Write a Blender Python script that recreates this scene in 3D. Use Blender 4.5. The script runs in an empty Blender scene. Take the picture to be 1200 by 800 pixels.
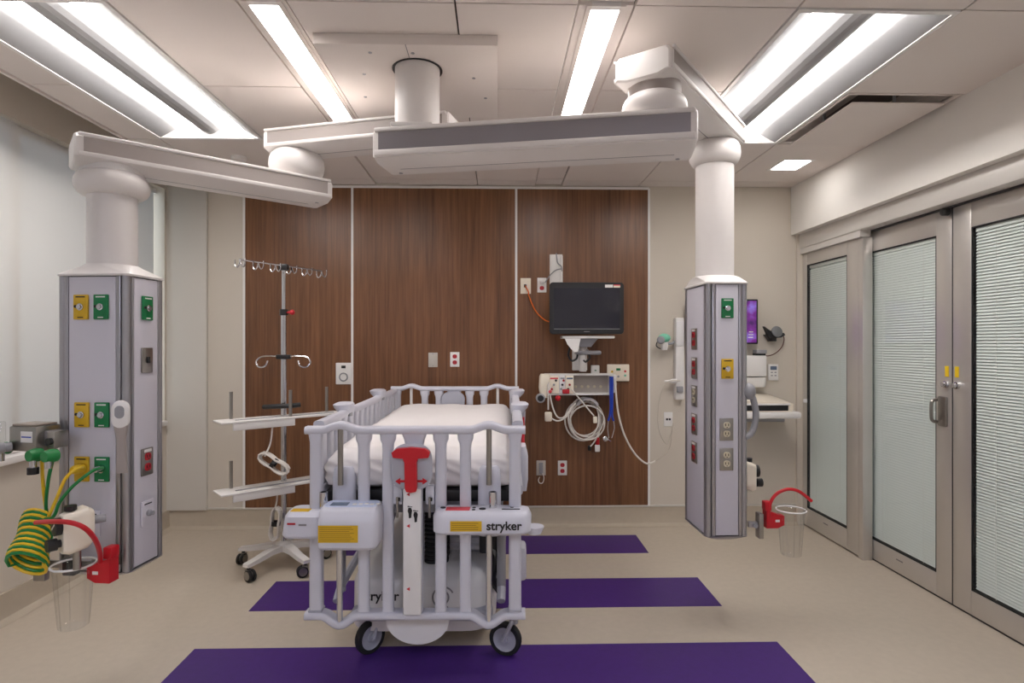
import bpy, bmesh, math, random
from mathutils import Vector, Matrix
random.seed(7)
PI = math.pi
SC = bpy.context.scene
COL = SC.collection

# ------------------------------------------------------------------ camera
F, CX, CY = 690.0, 600.0, 403.0
CAM = Vector((0.0, 0.0, 1.47))
TH = math.atan(17.0 / F)
cam_d = bpy.data.cameras.new('camera'); cam = bpy.data.objects.new('camera', cam_d); COL.objects.link(cam)
cam.location = CAM; cam.rotation_euler = (PI / 2, 0, -TH)
cam_d.sensor_width = 36; cam_d.lens = F / 1200 * 36; cam_d.shift_y = (CY - 400) / 1200
cam_d.clip_start = 0.02
SC.camera = cam
# ------------------------------------------------------------------ world, exposure
wd = bpy.data.worlds.new('daylight'); SC.world = wd; wd.use_nodes = True
wd.node_tree.nodes['Background'].inputs[0].default_value = (0.90, 0.96, 1.0, 1)
wd.node_tree.nodes['Background'].inputs[1].default_value = 1.7
SC.view_settings.view_transform = 'Standard'; SC.view_settings.look = 'None'
SC.view_settings.gamma = 1; SC.view_settings.use_curve_mapping = False
SC.view_settings.exposure = 0.0
LAMP = 25.0            # radiance of the fluorescent lenses
LAMPC = (1.0, 0.955, 0.93)

# ------------------------------------------------------------------ helpers: pixels to room
def ray(px, py):
    r = (px - CX) / F; s, c = math.sin(TH), math.cos(TH)
    return Vector((s + r * c, c - r * s, (CY - py) / F))
def onY(px, py, Y):
    d = ray(px, py); return CAM + d * (Y / d.y)
def onX(px, py, X):
    d = ray(px, py); return CAM + d * (X / d.x)
def onZ(px, py, z=0.0):
    d = ray(px, py); return CAM + d * ((z - CAM.z) / d.z)

# ------------------------------------------------------------------ materials
def lin(c):
    c = c / 255.0
    return c / 12.92 if c <= 0.04045 else ((c + 0.055) / 1.055) ** 2.4
def rgb(t): return (lin(t[0]), lin(t[1]), lin(t[2]), 1)
MATS = {}
def mat(name, col, rough=0.5, metal=0.0, var=0.0, scale=6.0, bump=0.0, bscale=60.0, emit=None, spec=0.5, coat=0.0):
    if name in MATS: return MATS[name]
    m = bpy.data.materials.new(name); m.use_nodes = True; MATS[name] = m
    nt = m.node_tree; b = nt.nodes['Principled BSDF']
    b.inputs['Base Color'].default_value = rgb(col); b.inputs['Roughness'].default_value = rough
    b.inputs['Metallic'].default_value = metal; b.inputs['Specular IOR Level'].default_value = spec
    b.inputs['Coat Weight'].default_value = coat
    if var or bump:
        tc = nt.nodes.new('ShaderNodeTexCoord')
    if var:
        n = nt.nodes.new('ShaderNodeTexNoise'); n.inputs['Scale'].default_value = scale; n.inputs['Detail'].default_value = 5
        nt.links.new(tc.outputs['Object'], n.inputs['Vector'])
        r = nt.nodes.new('ShaderNodeValToRGB'); c = rgb(col)
        r.color_ramp.elements[0].position = .3; r.color_ramp.elements[1].position = .7
        r.color_ramp.elements[0].color = [min(1, x * (1 - var)) for x in c[:3]] + [1]
        r.color_ramp.elements[1].color = [min(1, x * (1 + var)) for x in c[:3]] + [1]
        nt.links.new(n.outputs['Fac'], r.inputs[0]); nt.links.new(r.outputs[0], b.inputs['Base Color'])
    if bump:
        n2 = nt.nodes.new('ShaderNodeTexNoise'); n2.inputs['Scale'].default_value = bscale; n2.inputs['Detail'].default_value = 4
        nt.links.new(tc.outputs['Object'], n2.inputs['Vector'])
        bp = nt.nodes.new('ShaderNodeBump'); bp.inputs['Strength'].default_value = bump; bp.inputs['Distance'].default_value = 0.01
        nt.links.new(n2.outputs['Fac'], bp.inputs['Height']); nt.links.new(bp.outputs[0], b.inputs['Normal'])
    if emit:
        b.inputs['Emission Color'].default_value = (*emit[0], 1); b.inputs['Emission Strength'].default_value = emit[1]
    return m
def wood_mat():
    m = bpy.data.materials.new('wood_laminate'); m.use_nodes = True; nt = m.node_tree; b = nt.nodes['Principled BSDF']
    tc = nt.nodes.new('ShaderNodeTexCoord'); mp = nt.nodes.new('ShaderNodeMapping'); mp.inputs['Scale'].default_value = (38, 38, 1.1)
    nt.links.new(tc.outputs['Object'], mp.inputs[0])
    n = nt.nodes.new('ShaderNodeTexNoise'); n.inputs['Scale'].default_value = 1.6; n.inputs['Detail'].default_value = 8; n.inputs['Roughness'].default_value = .65
    nt.links.new(mp.outputs[0], n.inputs['Vector'])
    mp2 = nt.nodes.new('ShaderNodeMapping'); mp2.inputs['Scale'].default_value = (3.2, 3.2, .25); nt.links.new(tc.outputs['Object'], mp2.inputs[0])
    n2 = nt.nodes.new('ShaderNodeTexNoise'); n2.inputs['Scale'].default_value = 2.0; n2.inputs['Detail'].default_value = 3; nt.links.new(mp2.outputs[0], n2.inputs['Vector'])
    mx = nt.nodes.new('ShaderNodeMath'); mx.operation = 'MULTIPLY_ADD'; mx.inputs[1].default_value = .65
    nt.links.new(n.outputs['Fac'], mx.inputs[0])
    m2 = nt.nodes.new('ShaderNodeMath'); m2.operation = 'MULTIPLY'; m2.inputs[1].default_value = .35; nt.links.new(n2.outputs['Fac'], m2.inputs[0])
    nt.links.new(m2.outputs[0], mx.inputs[2])
    r = nt.nodes.new('ShaderNodeValToRGB'); e = r.color_ramp.elements
    e[0].position = .33; e[0].color = rgb((86, 54, 34)); e[1].position = .68; e[1].color = rgb((140, 96, 64))
    nt.links.new(mx.outputs[0], r.inputs[0]); nt.links.new(r.outputs[0], b.inputs['Base Color'])
    b.inputs['Roughness'].default_value = .34; b.inputs['Specular IOR Level'].default_value = .45
    MATS['wood'] = m; return m
def glass_mat(name, tint, fac, rough=0.02):
    m = bpy.data.materials.new(name); m.use_nodes = True; nt = m.node_tree; nt.nodes.clear()
    o = nt.nodes.new('ShaderNodeOutputMaterial'); t = nt.nodes.new('ShaderNodeBsdfTransparent'); t.inputs[0].default_value = (*tint, 1)
    g = nt.nodes.new('ShaderNodeBsdfGlossy'); g.inputs['Roughness'].default_value = rough
    lw = nt.nodes.new('ShaderNodeLayerWeight'); lw.inputs[0].default_value = .5
    pw = nt.nodes.new('ShaderNodeMath'); pw.operation = 'POWER'; pw.inputs[1].default_value = 4; nt.links.new(lw.outputs['Facing'], pw.inputs[0])
    ma = nt.nodes.new('ShaderNodeMath'); ma.operation = 'MULTIPLY_ADD'; ma.inputs[1].default_value = fac * 3; ma.inputs[2].default_value = fac * .3; nt.links.new(pw.outputs[0], ma.inputs[0])
    mx = nt.nodes.new('ShaderNodeMixShader'); nt.links.new(ma.outputs[0], mx.inputs[0])
    nt.links.new(t.outputs[0], mx.inputs[1]); nt.links.new(g.outputs[0], mx.inputs[2]); nt.links.new(mx.outputs[0], o.inputs[0])
    MATS[name] = m; return m
def shade_mat():
    m = bpy.data.materials.new('shade_fabric'); m.use_nodes = True; nt = m.node_tree; nt.nodes.clear()
    o = nt.nodes.new('ShaderNodeOutputMaterial'); d = nt.nodes.new('ShaderNodeBsdfDiffuse'); d.inputs[0].default_value = rgb((226, 222, 215))
    t = nt.nodes.new('ShaderNodeBsdfTranslucent'); t.inputs[0].default_value = rgb((225, 228, 232))
    mx = nt.nodes.new('ShaderNodeMixShader'); mx.inputs[0].default_value = .3
    nt.links.new(d.outputs[0], mx.inputs[1]); nt.links.new(t.outputs[0], mx.inputs[2]); nt.links.new(mx.outputs[0], o.inputs[0])
    MATS['shade'] = m; return m
def lamp_mat(name, k, c=LAMPC):
    m = bpy.data.materials.new(name); m.use_nodes = True; nt = m.node_tree; nt.nodes.clear()
    o = nt.nodes.new('ShaderNodeOutputMaterial'); e = nt.nodes.new('ShaderNodeEmission')
    e.inputs[0].default_value = (*c, 1); e.inputs[1].default_value = k; nt.links.new(e.outputs[0], o.inputs[0]); return m
WOOD = wood_mat(); SHADE = shade_mat()
GLASS = glass_mat('pane_glass', (.965, .985, .975), .10); CLEAR = glass_mat('clear_plastic', (.965, .965, .96), .22, .05)
WGLASS = glass_mat('window_glass', (.92, .97, 1.0), .1)
LENS = lamp_mat('lamp_lens', LAMP); LENS2 = lamp_mat('downlight_lens', LAMP * .8); LENSC = lamp_mat('cool_lamp_lens', LAMP, (.86, .91, 1.12))
WALLM = mat('wall_paint', (206, 197, 184), .75, var=.012, scale=2, bump=.05, bscale=220)
WALLG = mat('wall_paint_grey', (204, 199, 190), .7, var=.01, scale=2, bump=.05, bscale=220)
WALLW = mat('soffit_paint', (232, 228, 221), .7, var=.01, scale=2)
FLOORM = mat('vinyl_floor', (196, 184, 167), .42, var=.03, scale=26, bump=.02, bscale=9, spec=.35)
COVE = mat('cove_base', (186, 174, 156), .5, var=.03, scale=20)
PURPLE = mat('purple_vinyl', (72, 40, 118), .42, var=.05, scale=30, spec=.35)
TILE = mat('ceiling_tile', (226, 217, 211), .8, var=.012, scale=3)
TILEBACK = mat('ceiling_void', (92, 84, 78), .9)
WHITE = mat('white_enamel', (232, 229, 226), .35)
WPLAST = mat('white_plastic', (228, 226, 226), .42, var=.01, scale=12)
CRIBW = mat('crib_plastic', (206, 206, 216), .38, var=.012, scale=14)
CRIBG = mat('crib_grey_plastic', (172, 173, 184), .4)
BOOMW = mat('boom_enamel', (226, 221, 218), .4, var=.008, scale=8)
BOOMG = mat('boom_grey_insert', (164, 155, 150), .5)
BOOMD = mat('boom_dark_insert', (152, 149, 154), .3, metal=.7)
PANELW = mat('service_panel', (206, 203, 212), .45, var=.006, scale=8)
ALU = mat('anodised_aluminium', (170, 168, 172), .32, metal=.85)
ALUD = mat('dark_channel', (70, 68, 70), .5, metal=.4)
DOORM = mat('door_aluminium', (212, 208, 203), .36, metal=.65, var=.015, scale=5)
HEADM = mat('header_enamel', (214, 210, 204), .4, metal=.15)
BLINDM = mat('blind_slat', (242, 244, 243), .5)
BLACK = mat('black_plastic', (26, 26, 28), .4)
RUBBER = mat('black_rubber', (30, 30, 32), .7)
CHROME = mat('chrome', (205, 205, 208), .14, metal=1.0)
STEEL = mat('stainless_steel', (160, 156, 150), .3, metal=.9)
RED = mat('red_plastic', (196, 16, 34), .38)
DRED = mat('red_outlet', (176, 28, 42), .4)
YEL = mat('yellow_label', (214, 172, 30), .5)
GRN = mat('green_plate', (10, 120, 66), .4)
TEAL = mat('pale_green_plastic', (120, 200, 170), .45)
ORANGE = mat('orange_cable', (232, 110, 30), .45)
BLUE = mat('blue_tube', (30, 62, 170), .4)
SHEET = mat('white_sheet', (240, 235, 234), .85, bump=.05, bscale=300)
GREYP = mat('grey_plastic', (150, 150, 154), .45)
LCABLE = mat('white_cable', (226, 220, 212), .45)
YELT = mat('yellow_hose', (238, 196, 40), .4)
GRNT = mat('green_hose', (22, 128, 62), .4)
CREAM = mat('cream_plastic', (236, 226, 208), .45)
PLATEG = mat('almond_plate', (206, 196, 170), .4)
INK = mat('black_ink', (24, 22, 26), .6)
PINKL = mat('red_label', (214, 70, 80), .5)
BLUEG = mat('blue_grey_display', (96, 112, 134), .25)
PBLUE = mat('pale_blue_keypad', (196, 206, 232), .4)
LOUV = mat('perforated_reflector', (158, 158, 159), .6)
GRY2 = mat('grey_mark', (140, 136, 140), .5)

# ------------------------------------------------------------------ mesh builder
def rrect(w, h, r, n=4):
    r = min(r, w / 2 - 1e-5, h / 2 - 1e-5); p = []
    for cx, cy, a in ((w/2-r, h/2-r, 0), (-w/2+r, h/2-r, PI/2), (-w/2+r, -h/2+r, PI), (w/2-r, -h/2+r, 3*PI/2)):
        for i in range(n + 1):
            t = a + PI / 2 * i / n; p.append((cx + r * math.cos(t), cy + r * math.sin(t)))
    return p
def smooth_path(pts, k=6):
    P = [Vector(p) for p in pts]; out = []
    for i in range(len(P) - 1):
        a = P[max(0, i-1)]; b = P[i]; c = P[i+1]; d = P[min(len(P)-1, i+2)]
        for j in range(k):
            t = j / k
            out.append(.5 * ((2*b) + (c-a)*t + (2*a-5*b+4*c-d)*t*t + (3*b-a-3*c+d)*t**3))
    out.append(P[-1]); return out
class MB:
    def __init__(s): s.v = []; s.f = []; s.T = None
    def add(s, vs, fs):
        o = len(s.v)
        s.v += [tuple((s.T @ Vector(v)) if s.T else v) for v in vs]; s.f += [tuple(i + o for i in f) for f in fs]; return s
    def box(s, x0, x1, y0, y1, z0, z1, b=0.0, seg=2):
        x0, x1 = min(x0, x1), max(x0, x1); y0, y1 = min(y0, y1), max(y0, y1); z0, z1 = min(z0, z1), max(z0, z1)
        if b <= 0:
            vs = [(x0,y0,z0),(x1,y0,z0),(x1,y1,z0),(x0,y1,z0),(x0,y0,z1),(x1,y0,z1),(x1,y1,z1),(x0,y1,z1)]
            return s.add(vs, [(0,3,2,1),(4,5,6,7),(0,1,5,4),(1,2,6,5),(2,3,7,6),(3,0,4,7)])
        bm = bmesh.new(); bmesh.ops.create_cube(bm, size=1)
        for v in bm.verts:
            v.co = Vector(((x0+x1)/2 + v.co.x*(x1-x0), (y0+y1)/2 + v.co.y*(y1-y0), (z0+z1)/2 + v.co.z*(z1-z0)))
        b = min(b, (x1-x0)*.49, (y1-y0)*.49, (z1-z0)*.49)
        bmesh.ops.bevel(bm, geom=bm.edges[:], offset=b, segments=seg, profile=.5, affect='EDGES')
        bm.verts.index_update(); s.add([tuple(v.co) for v in bm.verts], [tuple(v.index for v in f.verts) for f in bm.faces]); bm.free(); return s
    def rings(s, rings, cap=True, closed=False):
        n = len(rings[0]); vs = [tuple(p) for r in rings for p in r]; fs = []
        for i in range(len(rings) - (0 if closed else 1)):
            a = i * n; b = ((i + 1) % len(rings)) * n
            for j in range(n):
                k = (j + 1) % n; fs.append((a+j, a+k, b+k, b+j))
        if cap and not closed:
            fs.append(tuple(range(n - 1, -1, -1))); fs.append(tuple((len(rings)-1)*n + j for j in range(n)))
        return s.add(vs, fs)
    def loft(s, secs, n=4):      # secs: (z, cx, cy, wx, wy, r)
        return s.rings([[(cx + p[0], cy + p[1], z) for p in rrect(wx, wy, r, n)] for z, cx, cy, wx, wy, r in secs])
    def loft_y(s, secs, n=4):    # secs: (y, cx, cz, wx, wz, r), facing -y
        return s.rings([[(cx + p[0], y, cz + p[1]) for p in rrect(wx, wz, r, n)] for y, cx, cz, wx, wz, r in secs])
    def lathe(s, prof, c=(0, 0, 0), n=24, cap=True):
        return s.rings([[(c[0] + max(r, 1e-4) * math.cos(2*PI*j/n), c[1] + max(r, 1e-4) * math.sin(2*PI*j/n), c[2] + z) for j in range(n)] for r, z in prof], cap)
    def cyl(s, p0, p1, r0, r1=None, n=14):
        r1 = r0 if r1 is None else r1; p0 = Vector(p0); p1 = Vector(p1); d = (p1 - p0).normalized()
        u = d.orthogonal().normalized(); w = d.cross(u)
        return s.rings([[p + (u*math.cos(2*PI*j/n) + w*math.sin(2*PI*j/n)) * r for j in range(n)] for p, r in ((p0, r0), (p1, r1))])
    def axis_lathe(s, p0, d, prof, n=20, cap=True):
        p0 = Vector(p0); d = Vector(d).normalized(); u = d.orthogonal().normalized(); w = d.cross(u)
        return s.rings([[p0 + d*z + (u*math.cos(2*PI*j/n) + w*math.sin(2*PI*j/n)) * max(r, 1e-4) for j in range(n)] for r, z in prof], cap)
    def tube(s, pts, r, n=8, k=0, closed=False):
        P = smooth_path(pts, k) if k else [Vector(p) for p in pts]
        rings = []; u = None
        for i, p in enumerate(P):
            if closed: d = P[(i+1) % len(P)] - P[i-1]
            else: d = P[min(i+1, len(P)-1)] - P[max(i-1, 0)]
            d.normalize()
            if u is None: u = d.orthogonal().normalized()
            u = u - d * u.dot(d)
            u = u.normalized() if u.length > 1e-6 else d.orthogonal().normalized()
            w = d.cross(u)
            rings.append([p + (u*math.cos(2*PI*j/n) + w*math.sin(2*PI*j/n)) * r for j in range(n)])
        return s.rings(rings, not closed, closed)
    def sweep_xz(s, path, sec):  # path of (x,z); section of (normal offset, y)
        P = [Vector((p[0], 0, p[1])) for p in path]; rings = []
        for i, p in enumerate(P):
            d = (P[min(i+1, len(P)-1)] - P[max(i-1, 0)]).normalized(); nrm = Vector((-d.z, 0, d.x))
            rings.append([p + nrm * a + Vector((0, b, 0)) for a, b in sec])
        return s.rings(rings)
    def prism_y(s, poly, y0, y1):
        n = len(poly); vs = [(x, y0, z) for x, z in poly] + [(x, y1, z) for x, z in poly]
        return s.add(vs, [tuple(range(n)), tuple(range(2*n-1, n-1, -1))] + [(j, n+j, n+(j+1) % n, (j+1) % n) for j in range(n)])
    def prism_z(s, poly, z0, z1):
        n = len(poly); vs = [(x, y, z0) for x, y in poly] + [(x, y, z1) for x, y in poly]
        return s.add(vs, [tuple(range(n-1, -1, -1)), tuple(range(n, 2*n))] + [(j, (j+1) % n, n+(j+1) % n, n+j) for j in range(n)])
    def ball(s, c, r, n=14, m=8, sz=1.0):
        return s.rings([[(c[0]+r*math.sin(a)*math.cos(2*PI*j/n), c[1]+r*math.sin(a)*math.sin(2*PI*j/n), c[2]-r*sz*math.cos(a)) for j in range(n)]
                        for a in [max(.02, min(PI-.02, PI*i/m)) for i in range(m+1)]])
    def build(s, name, m, parent=None, smooth=True, ang=38):
        me = bpy.data.meshes.new(name); me.from_pydata(s.v, [], s.f)
        bm = bmesh.new(); bm.from_mesh(me); bmesh.ops.recalc_face_normals(bm, faces=bm.faces[:]); bm.to_mesh(me); bm.free()
        if smooth:
            me.polygons.foreach_set('use_smooth', [True] * len(me.polygons)); me.set_sharp_from_angle(angle=math.radians(ang))
        me.materials.append(m); o = bpy.data.objects.new(name, me); COL.objects.link(o)
        if parent: o.parent = parent
        return o
def B(*a, b=0.0): return MB().box(*a, b=b)
def tag(o, label, cat, group=None):
    o['label'] = label; o['category'] = cat
    if group: o['group'] = group
    return o
def thing(name, label, cat, loc=(0, 0, 0), rz=0.0, group=None):
    o = bpy.data.objects.new(name, None); COL.objects.link(o); o.location = loc; o.rotation_euler = (0, 0, rz)
    o.empty_display_size = .1
    return tag(o, label, cat, group)
def struct(o): o['kind'] = 'structure'; return o
def copy_part(o, parent, loc=(0, 0, 0)):
    c = o.copy(); COL.objects.link(c); c.parent = parent; c.location = loc; return c
def text(name, body, size, m, parent, loc, rot=(PI/2, 0, 0), ext=.0006, bold=0.0):
    cu = bpy.data.curves.new(name, 'FONT'); cu.body = body; cu.size = size; cu.extrude = ext; cu.align_x = 'CENTER'; cu.align_y = 'CENTER'; cu.offset = bold
    t = bpy.data.objects.new(name + '_tmp', cu); COL.objects.link(t)
    dg = bpy.context.evaluated_depsgraph_get(); me = bpy.data.meshes.new_from_object(t.evaluated_get(dg)); bpy.data.objects.remove(t)
    me.materials.clear(); me.materials.append(m)
    o = bpy.data.objects.new(name, me); COL.objects.link(o); o.parent = parent; o.location = loc; o.rotation_euler = rot; return o

# ------------------------------------------------------------------ room constants
YB, XL, XR, XS, H, YF = 4.76, -2.62, 2.56, 2.40, 2.75, -2.6
CEX = -2.31           # ceiling edge at the window pocket

# floor, stripes, base
fl = struct(B(XL - .3, 2.9, YF - .1, YB + .1, -.08, 0).build('floor', FLOORM))
for i, (xl, xr, y0, y1) in enumerate(((-1.46, 1.38, 2.45, 2.875), (-1.37, 1.26, 3.275, 3.68), (-1.12, 1.065, 4.12, 4.51))):
    B(xl, xr, y0, y1, 0, .0015).build('floor_stripe', PURPLE, fl, smooth=False)
def cove(name, p0, p1, nrm):   # base with a rounded toe
    prof = [(0, .152), (.012, .152), (.012, .05), (.02, .022), (.045, .006), (.06, .0012), (0, .0012)]
    m = MB(); d = Vector(nrm)
    m.rings([[Vector((p[0], p[1], 0)) + d * a + Vector((0, 0, z)) for a, z in prof] for p in (p0, p1)])
    return struct(m.build(name, COVE))
cove('baseboard_back', (XL, YB), (2.44, YB), (0, -1, 0))
cove('baseboard_left', (XL, YF), (XL, YB), (1, 0, 0))
# back wall and its laminate panels
wb = struct(B(XL - .3, 2.9, YB, YB + .12, 0, 3.2).build('wall_back', WALLM))
B(XL, CEX, YB - .03, YB, .152, H + .25).build('wall_return', WALLG, wb)
XW = [-2.02, -1.163, .151, 1.228]
YW = YB - .014
for i in range(3):
    B(XW[i] + .009, XW[i+1] - .009, YW, YB, .165, H - .03).build('wood_panel', WOOD, wb, smooth=False)
for x in XW:
    B(x - .009, x + .009, YW - .003, YB, .16, H - .02).build('panel_trim', WHITE, wb, smooth=False)
B(CEX, 2.44, YB - .016, YB, .150, .166, b=.003).build('chair_strip', WALLG, wb)
B(XW[0], XW[3], YB - .02, YB, H - .03, H - .012).build('panel_cap', WHITE, wb)
struct(B(XL - .3, 2.9, YF - .12, YF, 0, 3.2).build('wall_front', WALLM))
# left wall with the window strip
SILL, HEAD, WY0, WY1 = .87, 2.69, -1.9, 4.69
wl = struct(B(XL - .12, XL, YF, YB, 0, SILL - .03).build('wall_left', WALLM))
B(XL - .12, XL, YF, YB, HEAD, 3.2).build('wall_header', WALLM, wl)
B(XL - .12, XL, YF, WY0, SILL - .03, HEAD).build('wall_pier', WALLM, wl)
B(XL - .12, XL, WY1 + .01, YB, SILL - .03, HEAD).build('wall_pier', WALLM, wl)
win = bpy.data.objects.new('window_1', None); COL.objects.link(win); struct(win); win.location = (XL, 0, SILL)
B(-.12, .035, WY0, WY1, -.04, 0, b=.006).build('window_sill', WHITE, win)
hh = HEAD - SILL
for y in (WY0 + .02, .3, 1.8, 3.3):
    B(-.11, -.06, y - .02, y + .02, 0, hh).build('window_mullion', WHITE, win)
B(-.11, -.06, WY0, WY1, 0, .04).build('window_rail', WHITE, win); B(-.11, -.06, WY0, WY1, hh - .04, hh).build('window_rail', WHITE, win)
for a, b in ((WY0, .3), (.3, 1.8), (1.8, 3.3), (3.3, WY1)):
    B(-.088, -.084, a + .02, b - .02, .04, hh - .04).build('window_pane', WGLASS, win)
for i, (a, b) in enumerate(((WY0 + .01, .31), (.27, 1.82), (1.78, 3.33), (3.29, WY1 - .05))):
    t = thing('roller_shade', ('white roller shade over the window next to the entry wall', 'white roller shade second from the entry wall on the window strip', 'white roller shade hung behind the hoses of the service column', 'white roller shade lowered over the window next to the back wall')[i], 'window shade',
              (XL - .03 - .022 * (i % 2), a, SILL + .004), 0, 'roller shades of the window strip')
    B(-.001, .001, 0, b - a, .02, hh - .01).build('fabric', SHADE, t, smooth=False)
    B(-.008, .008, 0, b - a, 0, .022, b=.004).build('bottom_bar', WHITE, t)
# right wall: soffit over the door line
wr = struct(B(XS, 2.9, YF, YB, 2.36, 3.2).build('wall_right', WALLW))
B(XS + .01, 2.9, YF, 1.55, 0, 2.36).build('wall_pier', WALLW, wr)
B(2.60, 2.9, 1.55, YB, 0, 2.36).build('wall_backing', WALLM, wr)
B(2.44, 2.60, 4.735, YB, 0, 2.36).build('wall_pier', WALLM, wr)

# ------------------------------------------------------------------ ceiling
ce = struct(B(CEX, 2.9, YF, YB, H + .105, H + .2).build('ceiling', TILEBACK))
B(XL - .12, CEX + .05, YF, YB, 3.05, 3.2).build('window_pocket', WALLM, ce)
B(CEX - .015, CEX, YF, YB, H - .012, 3.06).build('pocket_fascia', TILE, ce)
XC = [CEX, -2.11, -1.46, -.975, -.79, -.16, .305, .52, 1.145, 1.785, XS + .02]
YC = [YF, -1.55, -.8, -.02, .74, 1.46, 2.215, 2.96, 3.73, 4.6, YB]
LIT = set()
for i in (1, 8):
    for j in (2, 6, 7): LIT.add((i, j))
    LIT.add((i, 1))
for i in (3, 6):
    for j in (1, 2, 6, 7): LIT.add((i, j))
LIT.add((9, 7)); LIT.add((9, 8))
g = .0036
for i in range(len(XC) - 1):
    for j in range(len(YC) - 1):
        if (i, j) in LIT: continue
        slot = i in (3, 6)
        dz = .012 if slot else 0
        B(XC[i] + g, XC[i+1] - g, YC[j] + g, YC[j+1] - g, H + dz, H + .02 + dz).build('ceiling_panel', TILE, ce, smooth=False)

def troffer(x0, x1, y0, y1, label, lens=None):
    cx, cy = (x0 + x1) / 2, (y0 + y1) / 2; w, l = (x1 - x0) / 2, (y1 - y0) / 2
    t = thing('ceiling_light', label, 'ceiling light', (cx, cy, H), 0, 'twin lens ceiling lights')
    m = MB(); g = .004
    for sx in (-1, 1): m.box(sx*(w-g), sx*(w-.022), -l+g, l-g, -.004, .02)
    for sy in (-1, 1): m.box(-w+.022, w-.022, sy*(l-g), sy*(l-.022), -.004, .02)
    m.build('frame', WHITE, t, smooth=False)
    sh = MB(); zt = .075
    prof = [(-w+.022, .0), (-w+.12, zt*.7), (-w+.135, zt)]
    for sx in (-1, 1):
        p = [(sx*a, z) for a, z in prof]
        sh.add([(p[0][0], -l+.02, p[0][1]), (p[1][0], -l+.02, p[1][1]), (p[2][0], -l+.02, p[2][1]), (p[0][0], l-.02, p[0][1]), (p[1][0], l-.02, p[1][1]), (p[2][0], l-.02, p[2][1])],
               [(0, 1, 4, 3), (1, 2, 5, 4)])
    sh.build('reflector', LOUV, t, ang=60)
    r = MB(); n = 8
    for k in range(n):
        a0, a1 = -1 + 2*k/n, -1 + 2*(k+1)/n
        f = lambda a: zt - .05*(1 - a*a)
        r.add([(a0*.085, -l+.03, f(a0)), (a1*.085, -l+.03, f(a1)), (a1*.085, l-.03, f(a1)), (a0*.085, l-.03, f(a0))], [(0, 1, 2, 3)])
    r.build('centre_ridge', LOUV, t, ang=60)
    for sy in (-1, 1):
        B(-w+.02, w-.02, sy*(l-.022), sy*(l-.03), -.002, zt + .02).build('end_plate', WHITE, t, smooth=False)
    for sx in (-1, 1):
        B(sx*.087, sx*(w-.134), -l+.035, l-.035, zt - .002, zt + .008).build('lens', lens or LENS, t, smooth=False)
    B(-w+.02, w-.02, -l+.02, l-.02, zt + .012, zt + .02).build('housing', WHITE, t, smooth=False)
troffer(XC[1], XC[2], YC[6], YC[8], 'wide twin-lens recessed ceiling light next to the window shades')
troffer(XC[8], XC[9], YC[6], YC[8], 'wide twin-lens recessed ceiling light next to the glass doors')
troffer(XC[1], XC[2], YC[1], YC[3], 'wide twin-lens recessed ceiling light on the window side near the entry', LENSC)
troffer(XC[8], XC[9], YC[1], YC[3], 'wide twin-lens recessed ceiling light on the door side near the entry', LENSC)
def slotlight(x0, x1, y0, y1, yend, label, lens=None):
    cx = (x0 + x1) / 2; w = (x1 - x0) / 2
    t = thing('slot_light', label, 'ceiling light', (cx, y0, H), 0, 'narrow slot ceiling lights')
    l = y1 - y0; lw = .055; e = yend - y0
    for sx in (-1, 1):
        m = MB(); m.box(sx*(w-.003), sx*(lw+.02), .004, l-.004, .003, .02); m.box(sx*(lw+.02), sx*lw, .004, l-.004, -.003, .05)
        m.build('side_flange', TILE, t, smooth=False)
    B(-lw, lw, .004, .03, -.002, .05).build('end_cap', WHITE, t, smooth=False)
    B(-lw, lw, e, l-.004, -.002, .05).build('end_cap', WHITE, t, smooth=False)
    B(-lw, lw, .03, e, .012, .02).build('lens', lens or LENS, t, smooth=False)
slotlight(XC[3], XC[4], YC[6], YC[8], 3.42 , 'narrow slot ceiling light beside the boom mounting plate')
slotlight(XC[6], XC[7], YC[6], YC[8], 3.70, 'narrow slot ceiling light above the arm with the dark grey inlay')
slotlight(XC[3], XC[4], YC[1], YC[3], -.1, 'narrow slot ceiling light near the entry, window side', LENSC)
slotlight(XC[6], XC[7], YC[1], YC[3], -.1, 'narrow slot ceiling light near the entry, door side', LENSC)
# air diffuser
t = thing('air_diffuser', 'white ceiling air diffuser with a dropped square face panel', 'air vent', ((XC[9] + XS) / 2, (YC[7] + YC[8]) / 2, H))
w, l = (XS - XC[9]) / 2 - .006, (YC[8] - YC[7]) / 2 - .006
m = MB(); m.rings([[(sx*(w-o), sy*(l-o), z) for sx, sy in ((-1, -1), (1, -1), (1, 1), (-1, 1))] for o, z in ((0, .0), (0, .02), (.02, .02), (.05, .075), (.2, .085))], cap=False); m.build('cone', TILE, t, ang=30)
m = MB(); m.rings([[(sx*(w-o), sy*(l-o), z) for sx, sy in ((-1, -1), (1, -1), (1, 1), (-1, 1))] for o, z in ((.012, .02), (.0, .004), (.012, -.002), (.03, .006))], cap=False); m.build('rim', TILE, t, ang=30)
B(-w+.055, w-.055, -l+.055, l-.055, -.028, -.018, b=.004).build('face_panel', TILE, t)
B(-w+.1, w-.1, -l+.1, l-.1, .084, .1).build('duct', mat('duct_dark', (130, 122, 116), .8), t)
for sx, sy in ((-1, 0), (1, 0), (0, -1), (0, 1)):
    B(sx*(w-.09)-.006, sx*(w-.09)+.006, sy*(l-.09)-.006, sy*(l-.09)+.006, -.02, .085).build('clip', GREYP, t)
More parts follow.
